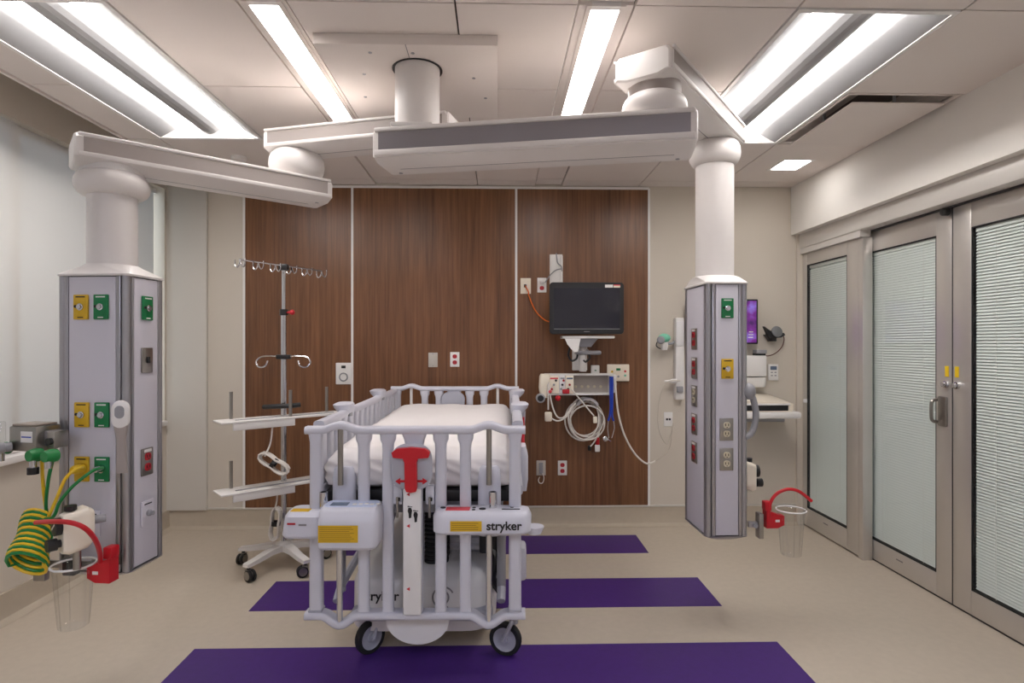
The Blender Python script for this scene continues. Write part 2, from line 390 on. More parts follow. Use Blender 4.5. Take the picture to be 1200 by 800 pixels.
# square downlight in its panel
x0, x1, y0, y1 = XC[9] + g, XS - .001, YC[8] + g, YC[9] - g
dx0, dx1, dy0, dy1 = 1.98, 2.21, 4.03, 4.29
m = MB(); m.box(x0, dx0, y0, y1, H, H+.02); m.box(dx1, x1, y0, y1, H, H+.02); m.box(dx0, dx1, y0, dy0, H, H+.02); m.box(dx0, dx1, dy1, y1, H, H+.02)
m.build('ceiling_panel', TILE, ce, smooth=False)
t = thing('square_downlight', 'small square recessed downlight in the corner over the computer', 'ceiling light', ((dx0+dx1)/2, (dy0+dy1)/2, H))
w, l = (dx1-dx0)/2, (dy1-dy0)/2
m = MB()
for sx in (-1, 1): m.box(sx*w, sx*(w-.02), -l, l, -.003, .02)
for sy in (-1, 1): m.box(-w+.02, w-.02, sy*l, sy*(l-.02), -.003, .02)
m.build('frame', WHITE, t, smooth=False)
B(-w+.02, w-.02, -l+.02, l-.02, .006, .014).build('lens', LENS2, t, smooth=False)
# smoke detector
p = onZ(280, 184, H)
tag(MB().lathe([(.052, 0), (.052, -.012), (.042, -.026), (.02, -.03), (.001, -.03)], (p.x, p.y, H), 24).build('smoke_detector', WHITE), 'small round white smoke detector on the ceiling', 'smoke detector')

# ------------------------------------------------------------------ glass doors on the right
def door(name, x, y0, y1, z0, z1, gy0, gy1, gz0, gz1, th=.045):
    d = bpy.data.objects.new(name, None); COL.objects.link(d); struct(d); d.location = (x, y0, 0)
    a0, a1, L = gy0 - y0, gy1 - y0, y1 - y0
    B(0, th, 0, a0, z0, z1, b=.003).build('stile', DOORM, d); B(0, th, a1, L, z0, z1, b=.003).build('stile', DOORM, d)
    B(0, th, a0, a1, z0, gz0, b=.003).build('bottom_rail', DOORM, d); B(0, th, a0, a1, gz1, z1, b=.003).build('top_rail', DOORM, d)
    m = MB(); k = .007
    m.box(.002, .03, a0, a0+k, gz0, gz1); m.box(.002, .03, a1-k, a1, gz0, gz1); m.box(.002, .03, a0+k, a1-k, gz0, gz0+k); m.box(.002, .03, a0+k, a1-k, gz1-k, gz1)
    m.build('gasket', RUBBER, d, smooth=False)
    B(.006, .010, a0+k, a1-k, gz0+k, gz1-k).build('glass_pane', GLASS, d, smooth=False)
    B(.016, .03, a0+k+.004, a1-k-.004, gz1-k-.022, gz1-k, b=.002).build('blind_headrail', BLINDM, d)
    s = MB(); n = int((gz1 - gz0 - .04) / .0165); z = gz0 + k + .006
    for i in range(n):
        zz = z + i * .0165
        ya, yb = a0+k+.004, a1-k-.004
        s.add([(.0175, ya, zz+.0005), (.0175, yb, zz+.0005), (.0205, ya, zz+.0090), (.0205, yb, zz+.0090), (.0275, ya, zz+.0162), (.0275, yb, zz+.0162)], [(0, 1, 3, 2), (2, 3, 5, 4)])
    o = s.build('blind_slats', BLINDM, d, ang=80); o['kind'] = 'stuff'
    c = MB()
    for f in (.2, .8): yy = a0 + (a1-a0)*f; c.box(.0162, .0170, yy-.0008, yy+.0008, gz0+k, gz1-.03)
    c.build('ladder_cord', WHITE, d, smooth=False)
    B(.034, .036, a0, a1, gz0, gz1).build('back_pane', mat('frosted_backing', (205, 210, 208), .6), d, smooth=False)
    B(-.001, .001, (a0+a1)/2 - .03, (a0+a1)/2 + .03, gz0 - .052, gz0 - .044).build('maker_mark', GRY2, d)
    return d
d1 = door('door_1', 2.485, 3.995, 4.735, .012, 2.20, 4.13, 4.672, .155, 2.105)
B(-.004, .065, -.055, 0, .0, 2.2, b=.004).build('end_post', DOORM, d1)
B(-.03, 0, .665, .685, 1.0, 1.03, b=.006).build('latch', WHITE, d1)
d2 = door('door_2', 2.552, 3.245, 4.06, .012, 2.235, 3.365, 3.99, .142, 2.10)
d3 = door('door_3', 2.552, 2.29, 3.240, .012, 2.235, 2.41, 3.112, .142, 2.10)
d4 = door('door_4', 2.485, 1.55, 2.285, .012, 2.20, 1.67, 2.18, .155, 2.10)
hd = struct(B(2.455, 2.60, 1.55, 4.735, 2.245, 2.36, b=.004).build('trim_1', HEADM))
B(2.462, 2.535, 3.94, 4.735, 2.2, 2.245).build('header_filler', HEADM, hd)
B(2.54, 2.60, 1.55, 3.94, 2.235, 2.246).build('track_slot', ALUD, hd)
struct(B(2.556, 2.60, 1.55, 4.735, .0005, .010, b=.003).build('trim_2', ALUD))
B(-.001, .043, -.0045, -.0005, .012, 2.235).build('meeting_seal', RUBBER, d2, smooth=False)
# locks, stickers and pull on the meeting stiles
B(-.002, 0, .022, .05, 1.285, 1.345).build('sticker', mat('yellow_sticker', (240, 205, 30), .5), d2)
MB().axis_lathe((0, .04, 1.24), (-1, 0, 0), [(.02, 0), (.02, .012), (.013, .014), (.013, .03), (.001, .03)], 16).build('lock_cylinder', CHROME, d2)
B(-.002, 0, .905, .932, 1.285, 1.345).build('sticker', MATS['yellow_sticker'], d3)
MB().axis_lathe((0, .915, 1.24), (-1, 0, 0), [(.02, 0), (.02, .012), (.013, .014), (.013, .03), (.001, .03)], 16).build('lock_cylinder', CHROME, d3)
m = MB(); m.box(-.016, 0, .028, .09, 1.0, 1.17, b=.006); m.build('handle_plate', STEEL, d2)
m = MB(); m.tube([(0, .098, 1.02), (-.035, .098, 1.025), (-.045, .098, 1.05), (-.045, .098, 1.12), (-.035, .098, 1.145), (0, .098, 1.15)], .009, 8, 4); m.build('pull', STEEL, d2)
m = MB(); m.axis_lathe((-.012, .015, 2.215), (-1, 0, 0), [(.022, 0), (.022, .03), (.016, .036), (.001, .036)], 16); m.build('door_stop', BLACK, d2)

# ------------------------------------------------------------------ ceiling booms
PIPE = Vector((-.36, 2.66)); KA = Vector((-1.02, 3.02)); CA = Vector((-1.62, 2.52)); EB = Vector((.66, 2.46)); CB = Vector((1.16, 3.12))
cm = thing('boom_mount', 'square white ceiling plate with a thick drop pipe carrying the boom arms', 'boom mount', (PIPE.x, PIPE.y, H))
px0, px1, py0, py1 = -.76 - PIPE.x, .0 - PIPE.x, 2.44 - PIPE.y, 3.22 - PIPE.y
B(px0, px1, py0, py1, -.045, 0, b=.003).build('cover_plate', TILE, cm)
B((px0+px1)/2 - .0015, (px0+px1)/2 + .0015, py0, -.11, -.0462, -.044).build('plate_seam', GRY2, cm)
for sx, sy in ((-.18, -.15), (.0, -.15), (-.25, .05), (.25, .08), (-.3, .3), (.3, .3)):
    MB().lathe([(.008, 0), (.008, -.002), (.001, -.002)], (sx, sy, -.045), 12).build('screw', GREYP, cm)
MB().lathe([(.104, -.044), (.104, -.05), (.112, -.05), (.112, -.047)], n=32).build('pipe_gap', BLACK, cm)
MB().lathe([(.1, -.046), (.1, -.345)], n=40).build('drop_pipe', BOOMW, cm)
B(-.1, .08, -.125, -.07, -.345, -.325, b=.005).build('cable_cover', WHITE, cm)

def arm(t, a, b, z0, z1, w, over, ins, lipz, name='arm'):
    d = (b - a); L = d.length; d.normalize(); an = math.atan2(d.y, d.x)
    T = Matrix.Translation((a.x, a.y, 0)) @ Matrix.Rotation(an, 4, 'Z')
    h = z1 - z0; x0, x1 = -over, L + over
    # shell: octagonal tube section with chamfered lower edges
    sec = [(-w/2, z0 + h*.0), (-w/2 + .012, z0 - .0), (-w/2 + .05, z0 - lipz), (w/2 - .05, z0 - lipz), (w/2 - .012, z0), (w/2, z0 + h*.0 + .004),
           (w/2, z1 - .02), (w/2 - .015, z1), (-w/2 + .015, z1), (-w/2, z1 - .02)]
    m = MB(); m.T = T
    m.rings([[(x0 + c, y*k, zc + (z - zc)*k2) for y, z in sec] for x, c, k, k2 in ((0, 0, .9, .86), (0, .006, .97, .96), (0, .02, 1, 1), (0, x1 - x0 - .02, 1, 1), (0, x1 - x0 - .006, .97, .96), (0, x1 - x0, .9, .86)) for zc in ((z0 + z1)/2,)])
    shell = m.build(name, BOOMW, t, ang=25)
    for sy in (-1, 1):
        m = MB(); m.T = T
        m.box(x0 + .03, x1 - .03, sy*(w/2 - .004), sy*(w/2 + .0025), z0 + h*.25, z1 - h*.17); m.build('side_inlay', ins, shell, smooth=False)
        m = MB(); m.T = T; m.box(x0 + .012, x1 - .012, sy*(w/2 - .004), sy*(w/2 + .009), z0 + h*.04, z0 + h*.24, b=.005); m.box(x0 + .012, x1 - .012, sy*(w/2 - .004), sy*(w/2 + .009), z1 - h*.16, z1 - h*.02, b=.005)
        m.build('edge_moulding', BOOMW, shell)
    m = MB(); m.T = T; m.box(x0 + .08, x1 - .08, -.002, .002, z0 - lipz - .0008, z0 - lipz + .002); m.build('underside_seam', GRY2, shell, smooth=False)
    for sx in (x0 + .06, x1 - .06):
        m = MB(); m.T = T; m.lathe([(.009, 0), (.009, -.002), (.001, -.002)], (sx, .06, z0 - lipz), 10); m.build('screw', GREYP, shell)
    return shell
def ring(t, c, z0, z1, r, rin=None, name='swivel_ring'):
    h = z1 - z0; pr = []
    for i in range(9):
        a = -PI/2 + PI*i/8; pr.append((r - .042 + .042*math.cos(a), z0 + h/2 + (h/2)*math.sin(a)))
    return MB().lathe([(r*.6, z0)] + pr + [(r*.6, z1)], (c.x, c.y, 0), 36).build(name, BOOMW, t)

def service_head(t, c, rz, w, dpt, z0, z1, rp, ztop):
    """the column: pipe, dome, four panels, corner profiles, base plate"""
    T = Matrix.Translation((c.x, c.y, 0)) @ Matrix.Rotation(rz, 4, 'Z')
    MB().lathe([(rp, z1 + .04), (rp, ztop)], (c.x, c.y, 0), 36).build('column_pipe', BOOMW, t)
    m = MB(); m.T = T
    m.loft([(z1, 0, 0, w + .012, dpt + .012, .025), (z1 + .008, 0, 0, w + .014, dpt + .014, .026), (z1 + .014, 0, 0, w, dpt, .025),
            (z1 + .046, 0, 0, max(2*rp + .03, w*.72), max(2*rp + .006, dpt*.72), .09), (z1 + .053, 0, 0, 2*rp + .012, 2*rp + .004, .09)], n=6)
    m.build('top_cap', BOOMW, t, ang=28)
    m = MB(); m.T = T; m.box(-w/2 + .012, w/2 - .012, -dpt/2 + .012, dpt/2 - .012, z0, z1); m.build('core', ALUD, t, smooth=False)
    cw = .05
    for i, (a0, a1, ax, sg) in enumerate(((-w/2 + cw, w/2 - cw, 'y', -1), (-w/2 + cw, w/2 - cw, 'y', 1), (-dpt/2 + cw*.8, dpt/2 - cw*.8, 'x', -1), (-dpt/2 + cw*.8, dpt/2 - cw*.8, 'x', 1))):
        m = MB(); m.T = T
        if ax == 'y': m.box(a0, a1, sg*(dpt/2 - .013), sg*(dpt/2 - .001), z0 + .004, z1 - .004, b=.002)
        else: m.box(sg*(w/2 - .013), sg*(w/2 - .001), a0, a1, z0 + .004, z1 - .004, b=.002)
        m.build('face_panel', PANELW, t)
    for sx in (-1, 1):
        for sy in (-1, 1):
            m = MB(); m.T = T
            X, Y = sx*w/2, sy*dpt/2
            m.cyl((X - sx*.016, Y - sy*.016, z0), (X - sx*.016, Y - sy*.016, z1), .016, n=16)
            m.box(X - sx*.03, X - sx*(cw - .002), Y - sy*.014, Y - sy*.0, z0, z1, b=.003)
            m.box(X - sx*.014, X - sx*.0, Y - sy*.028, Y - sy*(cw*.8 - .002), z0, z1, b=.003)
            m.build('corner_profile', ALU, t)
    m = MB(); m.T = T
    m.loft([(z0 - .028, 0, 0, w - .07, dpt - .07, .05), (z0 - .018, 0, 0, w - .03, dpt - .03, .05), (z0 - .004, 0, 0, w + .008, dpt + .008, .03), (z0, 0, 0, w + .01, dpt + .01, .028)], n=6)
    m.build('base_plate', ALU, t, ang=50)
    return T
def face(T, x, y, z, ang):    # frame standing on a face: local x along the face, -y outward
    return T @ Matrix.Translation((x, y, z)) @ Matrix.Rotation(ang, 4, 'Z')
def gas_outlet(t, M, m0, dark=INK):
    p = MB(); p.T = M; p.box(-.031, .031, -.009, 0, -.05, .05, b=.003); o = p.build('gas_outlet', m0, t)
    p = MB(); p.T = M; p.axis_lathe((0, -.009, 0), (0, -1, 0), [(.014, 0), (.014, .004), (.009, .005), (.009, .011), (.001, .011)], 14); p.build('port', CHROME, o)
    p = MB(); p.T = M; p.axis_lathe((-.02, -.009, .002), (0, -1, 0), [(.006, 0), (.006, .003), (.001, .003)], 10); p.build('keyhole', dark, o)
    p = MB(); p.T = M; p.box(-.02, .02, -.0096, -.008, .038, .043); p.build('marking', WHITE if m0 is GRN else INK, o, smooth=False)
    p = MB(); p.T = M; p.box(-.012, .012, -.0096, -.008, -.044, -.04); p.build('marking', WHITE if m0 is GRN else INK, o, smooth=False)
    return o
def power_outlet(t, M, plate, ins, w=.035, h=.057, tag_m=None):
    p = MB(); p.T = M; p.box(-w, w, -.006, 0, -h, h, b=.003); o = p.build('power_outlet', plate, t)
    for s in (-1, 1):
        p = MB(); p.T = M; p.loft_y([(-.006, 0, s*h*.38, w*1.0, h*.56, .012), (-.0095, 0, s*h*.38, w*.96, h*.53, .012)]); q = p.build('receptacle', ins, o)
        p = MB(); p.T = M
        for sx in (-1, 1): p.box(sx*w*.22 - .0016, sx*w*.22 + .0016, -.0105, -.009, s*h*.38 - .004, s*h*.38 + .008)
        p.box(-.002, .002, -.0105, -.009, s*h*.38 - .012, s*h*.38 - .008); p.build('slots', INK, q, smooth=False)
    if tag_m:
        p = MB(); p.T = M; p.box(-w*.6, w*.6, -.008, -.005, h*.72, h*.92); p.build('tag', tag_m, o, smooth=False)
    return o
def jack(t, M, plate, name='vacuum_outlet'):
    p = MB(); p.T = M; p.box(-.035, .035, -.008, 0, -.052, .052, b=.003); o = p.build(name, plate, t)
    p = MB(); p.T = M; p.axis_lathe((0, -.008, 0), (0, -1, 0), [(.013, 0), (.013, .01), (.009, .012), (.009, .024), (.001, .024)], 14); p.build('port', GREYP, o)
    p = MB(); p.T = M; p.box(-.022, .022, -.0088, -.007, .036, .041); p.build('marking', INK, o, smooth=False)
    return o

# window-side boom
bl = thing('ceiling_boom', 'two-arm white ceiling boom ending in the service column with yellow and green gas outlets', 'ceiling boom')
arm(bl, PIPE + Vector((.05, .16)), KA, 2.438, 2.535, .22, .12, BOOMG, .012)
ring(bl, KA, 2.305, 2.445, .135)
arm(bl, KA, CA, 2.205, 2.305, .24, .14, BOOMG, .014)
ring(bl, CA, 2.085, 2.185, .138); MB().lathe([(.115, 2.18), (.115, 2.206)], (CA.x, CA.y, 0), 32).build('swivel_neck', BOOMW, bl)
AZ0, AZ1 = .555, 1.745
AW, AD, AR = .30, .22, -math.radians(6)
TA = service_head(bl, CA, AR, AW, AD, AZ0, AZ1, .091, 2.12)
FA = lambda px, py: face(TA, ((px - 108) / 84.0) * AW, -AD/2, 1.47 - (py - 403) * 2.39 / F, 0)      # front face by its photo row and column
GA = lambda u, py: face(TA, AW/2, u, 1.47 - (py - 403) * 2.46 / F, PI/2)                              # right face
for px, py, mm in ((96, 360, YEL), (120, 360, GRN), (97, 485, YEL), (121, 485, GRN), (97, 548, YEL), (121, 548, GRN)): gas_outlet(bl, FA(px, py), mm)
gas_outlet(bl, GA(0, 361), GRN)
M = GA(0, 422); p = MB(); p.T = M; p.box(-.033, .033, -.006, 0, -.052, .052, b=.003); o = p.build('switch_plate', STEEL, bl)
p = MB(); p.T = M; p.box(-.007, .007, -.014, -.005, -.012, .014, b=.002); p.build('toggle', BLACK, o)
power_outlet(bl, GA(0, 541), STEEL, DRED, tag_m=WHITE)
jack(bl, GA(0, 601), PANELW); jack(bl, FA(109, 611), PANELW)
# control handle clipped on the corner profile
hx, hy = AW/2 - .012, -AD/2 - .012
hz = 1.47 - (485 - 403)*2.34/F
p = MB(); p.T = TA @ Matrix.Translation((hx, hy, hz)) @ Matrix.Rotation(math.radians(20), 4, 'Z')
p.loft_y([(0, 0, 0, .05, .1, .025), (-.012, 0, 0, .064, .112, .032), (-.024, 0, 0, .06, .106, .03), (-.03, 0, 0, .04, .085, .02)], n=6)
hnd = p.build('control_handle', WHITE, bl)
p = MB(); p.T = TA @ Matrix.Translation((hx, hy, hz)) @ Matrix.Rotation(math.radians(20), 4, 'Z')
p.loft_y([(-.030, 0, .01, .034, .05, .016), (-.0312, 0, .01, .033, .049, .016)]); p.build('keypad', GREYP, hnd)
p = MB(); p.T = TA @ Matrix.Translation((hx, hy, hz)) @ Matrix.Rotation(math.radians(20), 4, 'Z')
p.loft([(-.045, 0, -.012, .05, .024, .01), (-.10, 0, -.01, .034, .022, .01), (-.16, 0, -.006, .036, .016, .008), (-.235, 0, -.003, .042, .01, .004)]); p.build('handle_grip', BOOMG, hnd)

# door-side boom
br = thing('ceiling_boom', 'two-arm white ceiling boom with the dark grey inlaid arm, its column carrying red outlets', 'ceiling boom')
arm(br, PIPE, EB, 2.275, 2.405, .27, .16, BOOMD, .014)
ring(br, EB, 2.405, 2.505, .135); MB().lathe([(.11, 2.50), (.11, 2.553)], (EB.x, EB.y, 0), 32).build('swivel_neck', BOOMG, br)
arm(br, EB, CB, 2.55, 2.65, .245, .13, BOOMG, .012)
ring(br, CB, 2.415, 2.55, .133)
BZ0, BZ1 = .497, 1.775
BW, BD, BR = .215, .33, math.radians(1.0)
TB = service_head(br, CB, BR, BW, BD, BZ0, BZ1, .098, 2.46)
FB = lambda px, py: face(TB, ((px - 852) / 53.0) * BW, -BD/2, 1.47 - (py - 403) * 2.98 / F, 0)
GB = lambda u, py: face(TB, -BW/2, u, 1.47 - (py - 403) * 3.13 / F, -PI/2)
gas_outlet(br, FB(852, 361), GRN); gas_outlet(br, FB(852, 432), YEL)
power_outlet(br, FB(851, 503), STEEL, PLATEG); power_outlet(br, FB(851, 538), STEEL, PLATEG)
for py, mm in ((397, DRED), (431, DRED), (464, PLATEG), (497, DRED), (530, DRED)):
    power_outlet(br, GB(0.0, py), STEEL, mm, .04, .056, tag_m=WHITE)
hz = 1.47 - (462 - 403)*3.0/F
p = MB(); p.tube([tuple(TB @ Vector(q)) for q in ((.118, -.15, hz + .02), (.14, -.15, hz - .02), (.155, -.15, hz - .09), (.15, -.15, hz - .15), (.13, -.15, hz - .2), (.1, -.15, hz - .22))], .016, 10, 5)
hk = p.build('control_handle', GREYP, br)
p = MB(); p.T = TB; p.ball((.118, -.152, hz + .015), .034, sz=1.25); p.build('handle_knob', GREYP, hk)

# ------------------------------------------------------------------ crib bed
BL, BWD = 1.95, .955
bed = thing('hospital_crib', 'white plastic hospital crib bed with slatted end and side rails on casters', 'crib bed', (-.345, 3.60, 0), -math.radians(1.2))
HW, HL = BWD/2, BL/2
def crib_end(y, ztop, zbot, parent, foot):
    s = -1 if foot else 1
    def hump(x, base, amp):
        v = 0
        for c in (-.335, .325):
            u = (x - c)/.085
            if abs(u) < 1: v = max(v, (math.cos(PI*u) + 1)/2)
        return base + amp*v
    xs = [-HW - .012 + (BWD + .024)*i/64 for i in range(65)]
    sec = [(a, b) for a, b in rrect(.034, .062, .014, 3)]
    MB().sweep_xz([(x, hump(x, ztop - .017, .022)) for x in xs], [(a, b + y) for a, b in sec]).build('top_rail', CRIBW, parent)
    MB().sweep_xz([(x, hump(x, zbot + .016, -.042)) for x in xs], [(a, b + y) for a, b in rrect(.034, .07, .014, 3)]).build('bottom_rail', CRIBW, parent)
    for sx in (-1, 1):
        x = sx*(HW - .034)
        MB().loft([(zbot + .02, x, y, .056, .052, .014), (ztop - .07, x, y, .052, .05, .014), (ztop - .025, x, y, .066, .054, .014)]).build('corner_post', CRIBW, parent)
        B(x - .03, x + .03, y - .03, y + .03, zbot + .034, zbot + .044, b=.004).build('post_collar', CRIBG, parent)
    for x in (-.232, -.124, .112, .222):
        MB().loft([(zbot + .02, x, y, .062, .044, .014), (zbot + .05, x, y, .05, .04, .014), (ztop - .10, x, y, .05, .04, .014), (ztop - .075, x, y, .054, .042, .014), (ztop - .06, x, y, .068, .044, .014), (ztop - .02, x, y, .074, .046, .014)]).build('spindle', CRIBW, parent)
    MB().loft([(zbot + .02, -.006, y, .085, .04, .012), (zbot + .06, -.006, y, .074, .036, .012), (ztop - .10, -.006, y, .074, .036, .012), (ztop - .06, -.006, y, .09, .044, .014), (ztop - .02, -.006, y, .12, .048, .014)]).build('centre_panel', CRIBW, parent)
FY = -HL + .02
crib_end(FY, 1.103, .247, bed, True)
crib_end(HL - .04, 1.145, .29, bed, False)
for x, sgn in ((-.337, -1), (.327, 1)):
    MB().cyl((x, FY, .84), (x, FY, 1.115), .0125, n=16).build('guide_pole', STEEL, bed)
    MB().loft([(.60, x, FY + .075, .106, .10, .035), (.86, x, FY + .075, .104, .098, .035), (.90, x, FY + .075, .092, .088, .035), (.912, x, FY + .075, .07, .066, .03)], 6).build('lift_boot', CRIBW, bed)
    MB().cyl((x + .0, FY - .012, .225), (x, FY - .012, .66), .0135, n=16).build('lower_pole', CHROME, bed)
    MB().cyl((x, HL - .04, .86), (x, HL - .04, 1.155), .011, n=12).build('guide_pole', WHITE, bed)
# side rails
def side(sx):
    x = sx*(HW - .02); T = Matrix.Translation((x, 0, 0)) @ Matrix.Rotation(PI/2, 4, 'Z')   # local x -> bed y
    y0, y1 = -HL + .09, HL - .10
    def zt(u):
        v = 1.118 + .012*(u - y0)/(y1 - y0)
        for c in (-.38, .42):
            q = (u - c)/.14
            if abs(q) < 1: v += .016*(math.cos(PI*q) + 1)/2
        return v
    m = MB(); m.T = T; m.sweep_xz([(y0 + (y1-y0)*i/60, zt(y0 + (y1-y0)*i/60) - .018) for i in range(61)], rrect(.036, .05, .015, 3)); m.build('side_top_rail', CRIBW, bed)
    m = MB(); m.T = T; m.sweep_xz([(y0 + (y1-y0)*i/8, .80) for i in range(9)], rrect(.05, .045, .015, 3)); m.build('side_bottom_rail', CRIBW, bed)
    n = 15
    for i in range(n):
        u = y0 + .05 + (y1 - y0 - .10)*i/(n-1); wd_ = .05 if i % 4 else .07
        MB().loft([(.80, x, u, .034, wd_ + .01, .012), (.84, x, u, .03, wd_, .012), (zt(u) - .075, x, u, .03, wd_, .012), (zt(u) - .03, x, u, .034, wd_ + .022, .012)]).build('side_spindle', CRIBW, bed)
    for u in (-.42, .40):    # release paddles
        m = MB(); m.loft([(zt(u) - .03, x, u, .06, .12, .02), (zt(u) - .004, x + sx*.012, u, .088, .15, .04), (zt(u) + .014, x + sx*.016, u, .094, .16, .045), (zt(u) + .022, x + sx*.016, u, .07, .13, .034)], 6)
        m.build('release_paddle', CRIBW, bed)
        m = MB(); m.loft([(zt(u) - .05, x - sx*.002, u, .052, .045, .012), (zt(u) - .006, x, u, .054, .05, .012)]); m.build('paddle_clip', GREYP, bed)
side(-1); side(1)
# door-side latch housing seen past the foot post
m = MB(); m.loft([(.72, HW + .012, -.52, .032, .14, .012), (.78, HW + .016, -.52, .04, .16, .014), (.9, HW + .016, -.52, .04, .16, .014), (.945, HW + .010, -.52, .03, .13, .012)]); m.build('latch_housing', CRIBW, bed)
m = MB(); m.loft([(.97, HW + .008, -.30, .03, .1, .01), (1.10, HW + .012, -.30, .036, .12, .012), (1.13, HW + .01, -.30, .03, .1, .012)]); m.build('latch_arm', CRIBG, bed)
m = MB(); m.rings([[(HW + .014 + a, -.40 + b + k, z) for a, b in rrect(.018, .03, .006)] for z, k in ((.93, -.02), (1.0, 0), (1.07, .03))]); m.build('latch_strap', RED, bed)
m = MB(); m.loft_y([(HL - .10, -.012, 1.04, .17, .12, .05), (HL - .075, -.012, 1.04, .18, .13, .055), (HL - .06, -.012, 1.04, .16, .11, .05)], 8); m.build('head_shield', CRIBG, bed)
# platform and undercarriage
B(-HW + .05, HW - .05, -HL + .09, HL - .09, .745, .80, b=.012).build('mattress_platform', BLACK, bed)
m = MB(); m.box(-HW + .09, HW - .09, -HL + .14, HL - .14, .68, .745, b=.01); m.build('platform_frame', CRIBG, bed)
for sx in (-1, 1):
    m = MB(); m.box(sx*.30, sx*.36, -HL + .16, HL - .16, .60, .69, b=.01); m.build('frame_beam', CRIBG, bed)
# base cover with a low dome and the two lift bellows
m = MB()
m.loft([(.085, .0, -.10, .62, 1.30, .12), (.11, 0, -.10, .70, 1.40, .14), (.31, 0, -.10, .70, 1.40, .15), (.36, 0, -.10, .66, 1.34, .16), (.395, 0, -.08, .5, 1.1, .16), (.415, 0, -.06, .36, .92, .14)], 8)
bc = m.build('base_cover', WPLAST, bed, ang=60)
m = MB(); m.loft([(.36, .005, -.48, .22, .16, .05), (.40, .005, -.48, .15, .13, .04), (.66, .005, -.48, .14, .12, .04)], 6); m.build('column_cover', CRIBG, bc)
def bellows(x, y, wx, wy, z0, z1, n, mm):
    s = []
    for i in range(n):
        z = z0 + (z1 - z0)*i/n; h = (z1 - z0)/n
        s += [(z, x, y, wx - .018, wy - .018, .03), (z + h*.3, x, y, wx, wy, .035), (z + h*.7, x, y, wx, wy, .035)]
    s.append((z1, x, y, wx - .018, wy - .018, .03))
    return MB().loft(s, 5).build('bellows', mm, bed, ang=20)
bellows(.055, -.62, .12, .13, .38, .68, 14, RUBBER)
bellows(.20, -.42, .28, .26, .40, .68, 7, CRIBW)
m = MB(); m.prism_y([(.145*math.cos(PI + PI*i/20), .215 + .115*math.sin(PI + PI*i/20)) for i in range(21)], FY + .05, FY + .075); m.build('kick_plate', WPLAST, bed)
m = MB(); m.box(-.33, .34, -HL + .15, -HL + .23, .165, .215, b=.012); m.build('caster_beam', CRIBG, bed)
m = MB(); m.box(-.35, .35, HL - .30, HL - .22, .165, .215, b=.012); m.build('caster_beam', CRIBG, bed)
for sx in (-1, 1):
    m = MB(); m.tube([(sx*.38, FY + .09, .28), (sx*.38, FY + .16, .32), (sx*.37, FY + .32, .36), (sx*.35, -.3, .42)], .02, 8, 4); m.build('frame_arm', CRIBG, bed)
    m = MB(); m.cyl((sx*.38, FY + .16, .30), (sx*.38, FY + .16, .62), .022, n=12); m.build('lift_tube', GREYP, bed)
def caster(cx, cy, az, parent, r=.078, w=.034, name='caster'):
    T = Matrix.Translation((cx, cy, 0)) @ Matrix.Rotation(az, 4, 'Z')
    def mk(): m = MB(); m.T = T; return m
    m = mk(); m.axis_lathe((0, -w/2, r), (0, 1, 0), [(r*.72, 0), (r*.95, 0), (r, w*.22), (r, w*.78), (r*.95, w), (r*.72, w), (r*.72, 0)], 28, False); c = m.build(name, RUBBER, parent)
    m = mk(); m.axis_lathe((0, -w/2 + .001, r), (0, 1, 0), [(.001, -.004), (r*.26, -.004), (r*.3, .004), (r*.55, .005), (r*.74, -.001), (r*.74, w - .001), (r*.55, w - .007), (r*.3, w - .006), (r*.26, w + .002), (.001, w + .002)], 24); m.build('wheel_hub', CRIBG, c)
    for sy in (-1, 1):
        m = mk(); m.rings([[(x + a, sy*(w/2 + .008), z + b) for a, b in ((-.016, 0), (-.006, -.014), (.008, -.012), (.016, 0), (.01, .014), (-.01, .014))] for x, z in ((0, r),)] +
                          [[(x + a, sy*(w/2 + .016), z + b) for a, b in ((-.016, 0), (-.006, -.014), (.008, -.012), (.016, 0), (.01, .014), (-.01, .014))] for x, z in ((0, r),)]); m.build('axle_cap', CRIBG, c)
        m = mk(); m.tube([(0, sy*(w/2 + .012), r), (.012, sy*(w/2 + .013), r*1.4), (.034, sy*(w/2 + .008), r*2.05), (.04, 0, r*2.2)], .010, 8, 4); m.build('fork', CRIBG, c)
    m = mk(); m.cyl((.04, 0, r*2.0), (.04, 0, r*2.45), .02, n=14); m.build('swivel', GREYP, c)
    return c
caster(-.245, FY + .17, math.radians(48), bed); caster(.40, FY + .15, math.radians(-18), bed)
caster(-.36, HL - .26, math.radians(80), bed); caster(.36, HL - .26, math.radians(95), bed)
# control boxes on the foot end
zc = .69
m = MB(); m.loft([(.632, -.475, FY - .035, .17, .13, .035), (.645, -.475, FY - .035, .185, .15, .04), (.725, -.470, FY - .03, .175, .145, .04), (.742, -.468, FY - .025, .155, .12, .035)], 6); arm_l = m.build('console_arm', CRIBW, bed)
m = MB(); m.loft([(.595, -.275, FY - .075, .24, .12, .03), (.61, -.272, FY - .075, .258, .15, .035), (.70, -.270, FY - .07, .262, .155, .04), (.752, -.272, FY - .055, .256, .145, .04), (.768, -.272, FY - .045, .238, .12, .035)], 6)
con = m.build('control_console', CRIBW, bed)
m = MB(); m.loft([(.766, -.272, FY - .045, .23, .112, .03), (.7705, -.272, FY - .045, .226, .108, .03)], 6); m.build('keypad', PBLUE, con)
B(-.36, -.285, FY - .085, FY - .035, .770, .772).build('display', BLUEG, con, smooth=False)
for i in range(5): B(-.265 + .025*i, -.247 + .025*i, FY - .075 + .004*(i % 3), FY - .055 + .004*(i % 3), .7702, .773, b=.002).build('key', WHITE, con)
